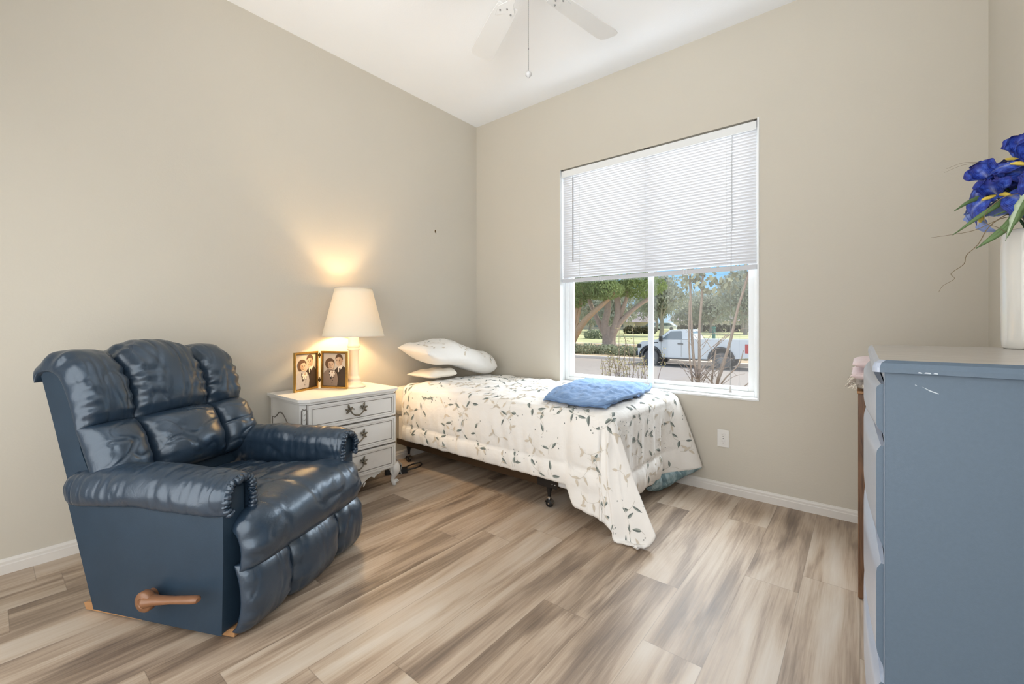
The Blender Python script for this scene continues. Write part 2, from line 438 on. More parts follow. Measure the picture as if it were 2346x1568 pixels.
def roll_pad(mb, to3, path, c0, c1, T, Tb=0.02, na=64, nc=52, pa=5.0, pc=5.0, gather=0.006, gfreq=16, wr=0.006, wsc=7.0, seed=0.0, cshift=None, mi=0, gends=(1, 1), swell=0.0, gw=3.5, crease=0.005, cdir=(9.0, 2.2)):
    """upholstered pad: a path in an (a,b) plane swept along c, puffed on its left side.
    gathers ripple along the two c ends, wrinkles are noise."""
    pts = spline_len(path, na)
    nr = []
    for i in range(na+1):
        p, q = pts[max(i-1, 0)], pts[min(i+1, na)]
        t = Vector((q[0]-p[0], q[1]-p[1])).normalized(); nr.append(Vector((-t.y, t.x)))
    L = sum(sqrt((a[0]-b[0])**2+(a[1]-b[1])**2) for a, b in zip(pts, pts[1:]))
    def row(front):
        out = []
        for i in range(na+1):
            u = -1+2*i/na
            for j in range(nc+1):
                w = sin(PI/2*(-1+2*j/nc)); w = lerp(-1+2*j/nc, w, 0.75)
                h = max(0.0, (1-abs(u)**pa)*(1-abs(w)**pc))**0.5
                cc = lerp(c0, c1, (w+1)/2)
                if cshift: cc += cshift(i/na, w)
                p = pts[i]; t = T if front else -Tb
                d = t*h*(1+swell*(1-u*u)*(1-w*w))
                if front:
                    e = abs(w)**gw*(gends[0] if w < 0 else gends[1])
                    s = i/na*L
                    d += gather*e*h*(sin(s*gfreq*2*PI+2.3*nz(s*9, seed+3, cc*4)+seed)+0.5*nz(s*60, seed, w))*1.2
                    d += wr*h*nz(p[0]*wsc+seed, p[1]*wsc*1.3, cc*wsc*0.6+seed)
                    d += wr*0.6*h*nz(p[0]*wsc*2.6+seed, p[1]*wsc*2.6, cc*wsc*1.3+2*seed)
                    q = nz(cc*cdir[0]+seed, s*cdir[1]*3+0.5*nz(cc*9, s*9, seed), seed*1.7)
                    q2 = nz(cc*cdir[0]*1.9+seed+7, s*cdir[1]*5, seed*0.7)
                    d -= crease*h*(math.exp(-(q/0.055)**2)+0.7*math.exp(-(q2/0.07)**2))
                n = nr[i]
                out.append(Vector(to3(p[0]+n.x*d, p[1]+n.y*d, cc)))
        return out
    A = row(True); B = row(False); k = nc+1
    fs = [(i*k+j, (i+1)*k+j, (i+1)*k+j+1, i*k+j+1) for i in range(na) for j in range(nc)]
    mb.add(A, fs, mi, True); mb.add(B, [f[::-1] for f in fs], mi, True)

def leaf_cloud(mb, blobs, n, size, mi=0, rnd=None, squash=0.8):
    """many small two-triangle leaves filling a set of ellipsoids"""
    rnd = rnd or random
    wts = [b[1][0]*b[1][1]*b[1][2] for b in blobs]
    for _ in range(n):
        (cx, cy, cz), (rx, ry, rz) = rnd.choices(blobs, wts)[0]
        while True:
            x, y, z = rnd.uniform(-1, 1), rnd.uniform(-1, 1), rnd.uniform(-1, 1)
            q = x*x+y*y+z*z
            if q <= 1 and q > rnd.random()*0.6: break
        p = Vector((cx+x*rx, cy+y*ry, cz+z*rz))
        e = Euler((rnd.uniform(0, PI), rnd.uniform(0, PI), rnd.uniform(0, 2*PI))).to_matrix()
        s = size*rnd.uniform(0.6, 1.4)
        q = [e @ Vector(v) for v in ((-s, 0, 0), (0, -s*0.45, 0.12*s), (s, 0, 0), (0, s*0.45, 0.12*s))]
        mb.add([p+v for v in q], [(0, 1, 2), (0, 2, 3)], mi, False)
# ------------------------------------------------------------------ room shell
RW, CH, FY = 3.428, 3.049, -3.75          # right wall x, ceiling height, wall behind the camera
WX0, WX1, WZ0, WZ1 = 0.977, 2.451, 0.623, 2.405
T = 0.16
def struct(o): o['kind'] = 'structure'; return o
m = MB(); m.box(-0.1, RW+0.1, FY-0.1, 0.0, -0.1, 0.0); struct(m.build('floor', 'floor'))
m = MB(); m.box(-0.1, RW+0.1, FY-0.1, T, CH, CH+0.1); struct(m.build('ceiling', 'ceiling'))
m = MB(); m.box(-0.12, 0, FY, T, 0, CH); struct(m.build('wall_left', 'wall'))
m = MB(); m.box(RW, RW+0.12, FY, T, 0, CH); struct(m.build('wall_right', 'wall'))
m = MB(); m.box(-0.1, RW+0.1, FY-0.12, FY, 0, CH); struct(m.build('wall_front', 'wall'))
m = MB()
m.box(0, WX0, 0, T, 0, CH); m.box(WX1, RW, 0, T, 0, CH)
m.box(WX0, WX1, 0, T, 0, WZ0); m.box(WX0, WX1, 0, T, WZ1, CH)
struct(m.build('wall_back', 'wall'))
def baseboard(name, p0, p1, inward):
    prof = [(0, 0), (0.013, 0), (0.013, 0.040), (0.010, 0.044), (0.010, 0.055), (0.006, 0.062), (0.004, 0.067), (0, 0.067)]
    m = MB(); i = Vector(inward); a = Vector(p0)
    m.prism([a+i*(d+0.0004)+Vector((0, 0, z)) for d, z in prof], Vector(p1)-Vector(p0))
    return struct(m.build(name, 'trim'))
baseboard('baseboard_left', (0, FY, 0), (0, 0, 0), (1, 0, 0))
baseboard('baseboard_back', (0, 0, 0), (RW, 0, 0), (0, -1, 0))
baseboard('baseboard_right', (RW, 0, 0), (RW, FY, 0), (-1, 0, 0))

# window_1: vinyl slider set back in the opening
win = thing('window_1', 'white vinyl slider window with two panes above the bed', 'window', ((WX0+WX1)/2, 0.1, WZ0)); win['kind'] = 'structure'
m = MB()                                    # white liner of the opening
m.box(WX0-0.0005, WX0+0.004, -0.006, T, WZ0, WZ1); m.box(WX1-0.010, WX1+0.0005, -0.006, T, WZ0, WZ1)
m.box(WX0+0.004, WX1-0.010, -0.006, T, WZ0-0.001, WZ0+0.010)
m.build('window_liner', 'vinyl', win, world=True)
m = MB(); f0, f1 = 0.075, 0.150
a, b, c, d = WX0+0.004, WX1-0.010, WZ0+0.010, WZ1
m.box(a, a+0.032, f0, f1, c, d); m.box(b-0.030, b, f0, f1, c, d); m.box(a+0.032, b-0.030, f0, f1, c, c+0.030); m.box(a+0.032, b-0.030, f0, f1, d-0.03, d)
m.build('window_frame', 'vinyl', win, world=True, bevel=0.003)
def sash(x0, x1, y0, y1, w):
    m = MB(); z0, z1 = c+0.030, d-0.03
    m.box(x0, x0+w, y0, y1, z0, z1); m.box(x1-w, x1, y0, y1, z0, z1); m.box(x0+w, x1-w, y0, y1, z0, z0+0.028); m.box(x0+w, x1-w, y0, y1, z1-0.03, z1)
    s = m.build('window_sash', 'vinyl', win, world=True, bevel=0.003)
    g = MB(); g.add([(x0+w, (y0+y1)/2, z0+0.028), (x1-w, (y0+y1)/2, z0+0.028), (x1-w, (y0+y1)/2, z1-0.03), (x0+w, (y0+y1)/2, z1-0.03)], [(0, 1, 2, 3)])
    g.build('window_pane', 'glass', win, world=True)
sash(a+0.033, 1.742, 0.082, 0.108, 0.040)
sash(1.690, b-0.031, 0.114, 0.140, 0.040)

# mini blind, lowered half way
bl = thing('window_blind', 'white mini blind lowered over the top half of the window', 'window blind', (1.71, 0.03, 1.46))
bx0, bx1 = 0.986, 2.437
m = MB(); m.box(bx0, bx1, 0.008, 0.050, 2.352, 2.396); m.build('head_rail', 'blindrail', bl, world=True, bevel=0.002)
m = MB(); m.box(bx0+0.002, bx1-0.002, 0.001, 0.006, 2.338, 2.392); m.box(bx0+0.002, bx1-0.002, -0.003, 0.001, 2.338, 2.344); m.build('valance', 'vinyl', bl, world=True, bevel=0.001)
m = MB()
ns = 44; zt, zb = 2.340, 1.506
for k in range(ns):
    z = lerp(zt, zb, k/(ns-1)); w = 0.0125; a_ = R(63)
    wob = 0.0012*nz(k*1.7, 3.1)
    def sl(u, v, z=z, wob=wob):
        s = -1+2*v; bow = 0.0022*(1-s*s)
        y = 0.030-s*w*cos(a_)-bow*sin(a_); zz = z+s*w*sin(a_)-bow*cos(a_)
        return (lerp(bx0+0.004, bx1-0.004, u), y, zz+wob*sin(u*PI))
    m.grid(sl, 8, 4)
m.build('blind_slats', 'slat', bl, world=True)
m = MB(); m.box(bx0+0.002, bx1-0.002, 0.017, 0.043, 1.458, 1.488); m.build('bottom_rail', 'blindrail', bl, world=True, bevel=0.003)
for x in (1.152, 1.706, 2.258):
    m = MB()
    for y in (0.0155, 0.0445): m.tube([(x, y, 2.35), (x, y, 1.488)], 0.0008, 5)
    for k in range(ns): m.box(x-0.002, x+0.002, 0.0150, 0.0160, lerp(zt, zb, k/(ns-1))-0.004, lerp(zt, zb, k/(ns-1))+0.003)
    m.build('ladder_cord', 'vinyl', bl, world=True)
for x in (1.338, 1.995):
    m = MB(); m.box(x-0.012, x-0.006, 0.0145, 0.0165, 1.456, 1.489); m.box(x+0.006, x+0.012, 0.0145, 0.0165, 1.456, 1.489); m.box(x-0.012, x+0.012, 0.0145, 0.045, 1.4555, 1.4575)
    m.build('rail_clip', 'clear', bl, world=True)
m = MB(); m.tube([(1.102, -0.004, 2.325), (1.102, -0.004, 1.625)], 0.0042, 6); m.tube([(1.102, 0.004, 2.352), (1.102, -0.004, 2.325)], 0.0015, 5); m.build('tilt_wand', 'greywand', bl, world=True)
m = MB(); m.tube([(2.296, 0.002, 2.345), (2.293, -0.005, 1.72), (2.287, -0.006, 0.700)], 0.0014, 5); m.tube([(2.302, 0.002, 2.345), (2.298, -0.005, 1.72), (2.287, -0.006, 1.70)], 0.0010, 5)
m.build('lift_cord', 'cord', bl, world=True)
m = MB(); m.lathe([(0.002, 0.705), (0.006, 0.700), (0.009, 0.678), (0.010, 0.664), (0.006, 0.662)], (2.287, -0.006, 0), 12); m.build('cord_tassel', 'vinyl', bl, world=True)
for x, w in ((0.990, 0.004), (1.722, 0.020), (2.428, 0.004)):
    m = MB(); m.box(x-w, x+w, 0.0, 0.03, 2.3965, 2.4035); m.build('mounting_bracket', 'dark', bl, world=True)

# ceiling fan
fan = thing('ceiling_fan', 'white five blade ceiling fan hung from the ceiling', 'ceiling fan', (1.71, -1.46, 2.66))
m = MB(); m.lathe([(0.075, 3.0485), (0.072, 3.01), (0.03, 2.985), (0.0, 2.985)], (1.71, -1.46, 0), 28); m.build('canopy', 'fan', fan, world=True)
m = MB(); m.tube([(1.71, -1.46, 2.985), (1.71, -1.46, 2.86)], 0.013, 12); m.build('down_rod', 'fan', fan, world=True)
m = MB(); m.lathe([(0.0, 2.866), (0.07, 2.862), (0.115, 2.84), (0.125, 2.80), (0.12, 2.765), (0.08, 2.745), (0.0, 2.745)], (1.71, -1.46, 0), 32); m.build('motor_housing', 'fan', fan, world=True)
m = MB(); m.lathe([(0.0, 2.745), (0.055, 2.744), (0.058, 2.70), (0.04, 2.68), (0.0, 2.678)], (1.71, -1.46, 0), 24); m.build('switch_housing', 'fan', fan, world=True)
for k in range(5):
    th = R(79.2+72*k); ca, sa = cos(th), sin(th); pt = R(11)
    def tp(r, s, dz=0.0):
        z = 2.752+s*sin(pt)+dz; w = s*cos(pt)
        return (1.71+r*ca-w*sa, -1.46+r*sa+w*ca, z)
    out = [(0.20, -0.052), (0.30, -0.060), (0.62, -0.068), (0.652, -0.060), (0.664, -0.035), (0.664, 0.035), (0.652, 0.060), (0.62, 0.068), (0.30, 0.060), (0.20, 0.052)]
    m = MB(); m.prism([tp(r, s, -0.003) for r, s in out], (0, 0, 0.006)); bld = m.build('blade', 'fan', fan, world=True)
    m = MB(); m.prism([tp(r, s, -0.0075) for r, s in [(0.10, -0.02), (0.17, -0.016), (0.22, -0.045), (0.29, -0.04), (0.25, 0.0), (0.29, 0.04), (0.22, 0.045), (0.17, 0.016), (0.10, 0.02)]], (0, 0, 0.0035))
    for r, s in ((0.24, -0.03), (0.24, 0.03), (0.215, 0.0)): m.ball(tp(r, s, -0.009), 0.005, 8, 6, 1)
    o = m.build('blade_iron', ['fan', 'chain'], bld); o.data.transform(Matrix.Translation(-Vector((1.71, -1.46, 2.66))))
m = MB(); cx, cy = 1.728, -1.446
m.tube([(cx, cy, 2.69), (cx, cy, 2.303)], 0.0011, 6)
for k in range(40): m.ball((cx, cy, 2.69-k*0.0098), 0.0016, 6, 4)
m.ball((cx, cy, 2.41), (0.0026, 0.0026, 0.006), 8, 6)
m.build('pull_chain', 'chain', fan, world=True)
m = MB(); m.lathe([(0.0015, 2.304), (0.010, 2.300), (0.0155, 2.292), (0.0145, 2.284), (0.008, 2.280), (0.006, 2.274), (0.0, 2.272)], (cx, cy, 0), 16); m.build('chain_fob', 'fob', fan, world=True)

# wall outlet and the small picture hook
ol = thing('wall_outlet', 'white duplex power outlet on the beige wall right of the bed', 'power outlet', (2.244, 0, 0.356))
m = MB(); m.box(2.208, 2.280, -0.006, -0.0003, 0.299, 0.413); m.build('cover_plate', 'outlet', ol, world=True, bevel=0.003)
for dz in (-0.021, 0.021):
    z = 0.356+dz
    m = MB(); m.prism([(2.244+0.0165*cos(t*PI/10)*1.0, -0.0062, z+min(0.0135, max(-0.0135, 0.0165*sin(t*PI/10)))) for t in range(20)], (0, -0.002, 0))
    rc = m.build('receptacle', 'outlet', ol, world=True)
    m = MB(); m.box(2.2375, 2.2395, -0.0087, -0.0082, z-0.001, z+0.008); m.box(2.2485, 2.2505, -0.0087, -0.0082, z-0.001, z+0.008); m.box(2.242, 2.246, -0.0087, -0.0082, z-0.010, z-0.006)
    o = m.build('slots', 'slot', rc); o.data.transform(Matrix.Translation(-ol.location))
m = MB(); m.ball((2.244, -0.0065, 0.356), 0.003, 8, 6); m.build('screw', 'chain', ol, world=True)
m = MB()
m.tube([(0.0015, -0.529, 1.945), (0.004, -0.529, 1.93), (0.009, -0.529, 1.915), (0.010, -0.529, 1.922)], 0.0022, 6); m.box(0.0005, 0.003, -0.534, -0.524, 1.925, 1.948)
tag(m.build('picture_hook', 'hinge'), 'tiny brass picture hook high on the wall above the bed head', 'hook')

# ------------------------------------------------------------------ camera and light
cam = bpy.data.cameras.new('camera'); co = bpy.data.objects.new('camera', cam); C.objects.link(co)
co.location = (2.9533, -3.0772, 1.105); co.rotation_euler = (R(90), 0, 0.6825)
cam.sensor_width = 36; cam.lens = 36*987.22/2346; cam.shift_y = -40/2346; cam.clip_start = 0.02; cam.clip_end = 400
bpy.context.scene.camera = co
def area(name, loc, target, sx, sy, power, col):
    l = bpy.data.lights.new(name, 'AREA'); l.shape = 'RECTANGLE'; l.size = sx; l.size_y = sy; l.energy = power; l.color = col
    o = bpy.data.objects.new(name, l); C.objects.link(o); o.location = loc
    o.rotation_euler = (Vector(target)-Vector(loc)).to_track_quat('-Z', 'Y').to_euler(); return o
area('sky_at_window', (1.71, 1.0, 2.35), (1.71, -1.2, 0.9), 2.2, 1.3, 165, (0.88, 0.94, 1.0))
area('front_fill', (1.80, -3.70, 1.05), (1.8, -0.3, 0.95), 2.6, 1.9, 32, (0.99, 0.99, 0.985))  # added fill lamp behind the camera, the wall there has no opening
area('side_fill', (3.40, -3.15, 1.20), (0.6, -1.3, 0.5), 1.1, 2.1, 20, (0.84, 0.92, 1.0))  # unseen area lamp added for cool light from the right, no opening there
area('ceiling_fill', (2.6, -3.40, 1.6), (1.85, -1.75, 3.05), 1.2, 0.9, 12, (0.97, 0.985, 1.0)).data.spread = R(100)  # added uplight that brightens the ceiling, not a lamp of the room
lp = bpy.data.lights.new('lamp_bulb', 'POINT'); lp.energy = 13; lp.color = (1.0, 0.70, 0.38); lp.shadow_soft_size = 0.035
lo = bpy.data.objects.new('lamp_bulb', lp); C.objects.link(lo); lo.location = (0.213, -1.45, 1.20)
sn = bpy.data.lights.new('sun', 'SUN'); sn.energy = 3.2; sn.angle = R(1.0); sn.color = (1.0, 0.95, 0.86)
so = bpy.data.objects.new('sun', sn); C.objects.link(so); so.rotation_euler = Vector((-0.52, -0.20, -0.83)).to_track_quat('-Z', 'Y').to_euler()
w = bpy.data.worlds.new('world'); bpy.context.scene.world = w; w.use_nodes = True
nt = w.node_tree; bg = nt.nodes['Background']
tc = nt.nodes.new('ShaderNodeTexCoord'); sp = nt.nodes.new('ShaderNodeSeparateXYZ'); nt.links.new(tc.outputs['Generated'], sp.inputs[0])
cr = nt.nodes.new('ShaderNodeValToRGB'); nt.links.new(sp.outputs[2], cr.inputs[0])
e = cr.color_ramp.elements
e[0].position = 0.0; e[0].color = lin(196, 222, 238); e[1].position = 0.5; e[1].color = lin(214, 224, 236)
e2 = cr.color_ramp.elements.new(0.12); e2.color = lin(130, 194, 240)
nt.links.new(cr.outputs[0], bg.inputs[0]); bg.inputs[1].default_value = 0.98
sc = bpy.context.scene
sc.view_settings.view_transform = 'Standard'; sc.view_settings.look = 'None'; sc.view_settings.exposure = 0.27; sc.view_settings.gamma = 1.0
sc.view_settings.use_curve_mapping = False
sc.cycles.max_bounces = 10; sc.cycles.transparent_max_bounces = 12; sc.cycles.sample_clamp_indirect = 8.0
sc.cycles.use_denoising = True
# ------------------------------------------------------------------ recliner
CL = Vector((1.246, -2.559, 0)); CA = R(26)
ch = thing('recliner', 'navy blue leather recliner with wooden side lever', 'recliner', CL, CA)
# local frame: x forward, y towards the far arm, z up; near side panel at y=0, centre y=0.38
CY = 0.38
def mir(y): return 2*CY-y
for side in (0, 1):
    Y = (lambda y: y) if side == 0 else mir
    # side panel with its upright front face
    m = MB()
    sil = [(-0.585, 0.038), (-0.30, 0.034), (0.0, 0.032), (0.006, 0.30), (0.004, 0.53), (-0.02, 0.55), (-0.70, 0.50), (-0.72, 0.44)]
    yo, yi = Y(0.002), Y(0.088)
    m.prism([(s, yo, z) for s, z in (sil if side == 0 else sil[::-1])], (0, yi-yo, 0))
    o = m.build('side_panel', 'leather_side', ch, bevel=0.012, bseg=3)
    # rolled arm pad: U section swept along the arm
    m = MB()
    sec = [(0.010, 0.455), (-0.004, 0.475), (-0.006, 0.51), (0.012, 0.545), (0.050, 0.562), (0.088, 0.560), (0.112, 0.535), (0.118, 0.48), (0.112, 0.40)]
    path = [(Y(y), z) for y, z in sec]
    if side == 1: path = path[::-1]
    roll_pad(m, lambda a, b, c_: (c_, a, b-(0.010 if side == 0 else 0.0)-0.020*sstep(-0.30, -0.74, c_)), path, -0.715, 0.028, 0.028, 0.012, 56, 90, 7.0, 9.0, 0.007, 11, 0.006, 9.0, 3.1+side*4, gw=8, crease=0.005, cdir=(13.0, 1.2))
    m.build('arm_pad', 'leather', ch, weld=True)
    # gathered hem around the front of the arm
    m = MB(); n = 90; vs = []
    sp_ = spline_len(sec, n)
    pth = [(0.022+0.003*sin(i*1.9), Y(lerp(y, 0.055, 0.10)), z-0.004) for i, (y, z) in enumerate(sp_)]
    m.tube(pth, [0.013+0.0042*sin(i*1.55)+0.003*nz(i*0.7, 5) for i in range(n+1)], 8)
    m.build('arm_front_hem', 'leather', ch)
# back shell between the arms: outer casing leaning back
m = MB()
bsh = [(-0.58, 0.40), (-0.735, 0.46), (-0.825, 0.72), (-0.890, 0.90), (-0.875, 0.920), (-0.80, 0.915), (-0.735, 0.82), (-0.68, 0.62), (-0.60, 0.46)]
m.prism([(s, 0.022, z) for s, z in bsh], (0, 0.716, 0))
m.build('back_shell', 'leather_side', ch, bevel=0.015, bseg=3)
t3 = lambda a, b, c_: (a, c_, b)
segs = [(0.012, 0.214, 0), (0.206, 0.554, 1), (0.546, 0.748, 2)]
for c0, c1, k in segs:
    T_ = 0.105 if k == 1 else 0.085
    dz = 0.008 if k == 1 else 0.0
    m = MB()
    hp = [(-0.690, 0.690), (-0.712, 0.765), (-0.745, 0.845), (-0.785, 0.905+dz), (-0.835, 0.925+dz), (-0.878, 0.922+dz), (-0.905, 0.905+dz), (-0.912, 0.875)]
    roll_pad(m, t3, hp[::-1], c0, c1, T_, 0.015, 76, 60, 3.2, 3.0, 0.012, 19, 0.007, 6.5, 11+k*3.7, gw=2.3, crease=0.007 if k == 1 else 0.004, cdir=(11.0, 1.0))
    m.build('head_cushion', 'leather', ch, weld=True)
    m = MB()
    lp_ = [(-0.585, 0.455), (-0.605, 0.51), (-0.650, 0.61), (-0.695, 0.705)]
    roll_pad(m, t3, lp_[::-1], c0, c1, 0.130 if k == 1 else 0.105, 0.015, 64, 56, 3.0, 2.8, 0.006, 14, 0.010, 6.0, 31+k*5.3, gw=3, crease=0.006, cdir=(5.0, 3.0))
    m.build('lumbar_cushion', 'leather', ch, weld=True)
# seat cushion: flat seat rolling over the front edge, wider in front of the arms
m = MB()
spth = [(-0.58, 0.375), (-0.40, 0.372), (-0.20, 0.380), (-0.06, 0.395), (0.020, 0.375), (0.048, 0.31), (0.040, 0.235)]
def cs(t, w):
    e = sstep(0.66, 0.80, t)*0.105
    return -e if w < -0.5 else (e if w > 0.5 else e*w*2)
roll_pad(m, t3, spth, 0.138, 0.622, 0.072, 0.02, 110, 80, 7.0, 5.0, 0.016, 15, 0.008, 7.0, 51, cs, gw=5, crease=0.0055, cdir=(4.0, 3.0))
m.build('seat_cushion', 'leather', ch, weld=True)
# closed footrest, three stitched segments
for c0, c1, k in ((0.030, 0.252, 0), (0.246, 0.542, 1), (0.536, 0.734, 2)):
    m = MB()
    fp = [(0.022, 0.262), (0.045, 0.20), (0.052, 0.12), (0.035, 0.05), (0.012, 0.028)]
    roll_pad(m, t3, fp, c0, c1, 0.062 if k == 1 else 0.052, 0.02, 56, 44, 3.6, 3.4, 0.008, 16, 0.005, 7.0, 71+k*2.9, gw=4, crease=0.004, cdir=(7.0, 1.0))
    m.build('footrest_cushion', 'leather', ch, weld=True)
m = MB(); m.box(-0.50, 0.005, 0.095, 0.665, 0.06, 0.345); m.build('seat_box', 'leather_side', ch)
# wooden reclining lever
m = MB(); m.tube([(-0.297, 0.003, 0.137), (-0.290, -0.020, 0.139), (-0.280, -0.036, 0.142)], [0.022, 0.021, 0.022], 18)
m.lathe([(0.0, -0.028), (0.031, -0.029), (0.0355, -0.036), (0.0355, -0.052), (0.031, -0.058), (0.0, -0.0585)], (-0.272, 0, 0.144), 28, 0, 'y')
m.lathe([(0.014, -0.0580), (0.017, -0.0612), (0.020, -0.0580)], (-0.272, 0, 0.144), 24, 0, 'y', cap=False)
m.tube([(-0.262, -0.043, 0.146), (-0.225, -0.044, 0.153), (-0.15, -0.048, 0.167), (-0.065, -0.052, 0.183), (-0.042, -0.053, 0.187), (-0.035, -0.053, 0.188)], [0.029, 0.020, 0.0155, 0.0165, 0.0150, 0.009], 16, flat=0.75)
m.build('recline_lever', 'wood_handle', ch)
# wooden base showing at the back and under the front corner
m = MB(); m.prism([(-0.675, 0.035, 0.004), (-0.685, 0.035, 0.030), (-0.65, 0.035, 0.034), (-0.50, 0.035, 0.030), (-0.40, 0.035, 0.026), (-0.40, 0.035, 0.004)], (0, 0.05, 0)); m.build('base_runner', 'oak', ch, bevel=0.006)
m = MB(); m.prism([(-0.675, 0.675, 0.004), (-0.685, 0.675, 0.030), (-0.65, 0.675, 0.034), (-0.50, 0.675, 0.030), (-0.40, 0.675, 0.026), (-0.40, 0.675, 0.004)], (0, 0.05, 0)); m.build('base_runner', 'oak', ch, bevel=0.006)
m = MB(); m.box(-0.040, 0.012, 0.040, 0.085, 0.002, 0.031); m.build('front_foot', 'oak', ch, bevel=0.004)

# ------------------------------------------------------------------ nightstand
nsx, ns0, ns1, nst = 0.470, -1.915, -1.275, 0.672
NS = thing('nightstand', 'antique white three drawer nightstand between recliner and bed', 'nightstand', (0.25, -1.6, 0))
def oct_(x0, x1, y0, y1, ch_): return [(x0, y0), (x1-ch_, y0), (x1, y0+ch_), (x1, y1-ch_), (x1-ch_, y1), (x0, y1)]
m = MB()
m.prism([(x, y, 0.655) for x, y in oct_(0.022, nsx+0.022, ns0-0.022, ns1+0.022, 0.045)], (0, 0, 0.017))
m.build('table_top', 'nsw', NS, world=True, bevel=0.006, bseg=3)
m = MB(); m.prism([(x, y, 0.640) for x, y in oct_(0.024, nsx+0.010, ns0-0.010, ns1+0.010, 0.045)], (0, 0, 0.015)); m.build('top_moulding', 'nsw', NS, world=True, bevel=0.005)
m = MB(); m.prism([(x, y, 0.125) for x, y in oct_(0.026, nsx-0.012, ns0, ns1, 0.040)], (0, 0, 0.515))
m.build('carcass', 'nsw', NS, world=True, bevel=0.002)
# scalloped apron and cabriole legs
m = MB(); n = 60; top = []; low = []
for i in range(n+1):
    t = i/n; y = lerp(ns0+0.03, ns1-0.03, t); s = abs(2*t-1)
    z = 0.052+0.058*sstep(0.0, 0.42, s)-0.014*math.exp(-((s-0.50)/0.035)**2)+0.034*sstep(0.55, 0.85, s)-0.07*sstep(0.90, 1.0, s)
    low.append((nsx-0.010, y, z)); top.append((nsx-0.010, y, 0.130))
m.add(low+top, [(i, i+1, n+2+i, n+1+i) for i in range(n)]); k = len(low)
m.add([(p[0]-0.014, p[1], p[2]) for p in low]+low, [(i, i+1, k+i+1, k+i) for i in range(n)])
m.tube([(p[0]+0.001, p[1], p[2]+0.002) for p in low], 0.0032, 6)
for sgn in (-1, 1):
    for j in range(4):
        a_ = R(90+sgn*(25+j*28)); m.ball((nsx-0.009, -1.595+sgn*(0.02+0.018*j), 0.085-0.004*j), (0.003, 0.016, 0.006), 8, 6, 0, Matrix.Rotation(sgn*R(25+12*j), 3, 'X'))
m.build('apron', 'nsw', NS, world=True)
for yy, xx, front in ((ns0+0.012, nsx-0.022, 1), (ns1-0.012, nsx-0.022, 1), (ns0+0.02, 0.05, 0), (ns1-0.02, 0.05, 0)):
    m = MB(); sg = -1 if yy < -1.6 else 1
    dx, dy = (0.7, 0.7*sg) if front else (0, 0.6*sg)
    pr_ = [(0.0, 0.150, 0.030), (0.010, 0.120, 0.034), (0.012, 0.095, 0.029), (-0.002, 0.062, 0.019), (-0.008, 0.040, 0.014), (-0.002, 0.022, 0.014), (0.010, 0.014, 0.016)]
    m.tube([(xx+d*dx, yy+d*dy, z) for d, z, r in spline(pr_, 18)], [r for d, z, r in spline(pr_, 18)], 12)
    if front:
        cx_, cy_ = xx+0.012*dx, yy+0.012*dy
        sp2 = [(cx_+(0.002+0.012*cos(t*0.55)*(1-t/20))*dx*1.4, cy_+(0.002+0.012*cos(t*0.55)*(1-t/20))*dy*1.4, 0.026+0.014*sin(t*0.55)*(1-t/20)) for t in range(17)]
        m.tube(sp2, 0.0045, 7)
    m.lathe([(0.0, 0.0015), (0.013, 0.0015), (0.014, 0.008), (0.010, 0.012)], (xx+0.004*dx, yy+0.004*dy, 0), 12)
    m.build('leg', 'nsw', NS, world=True)
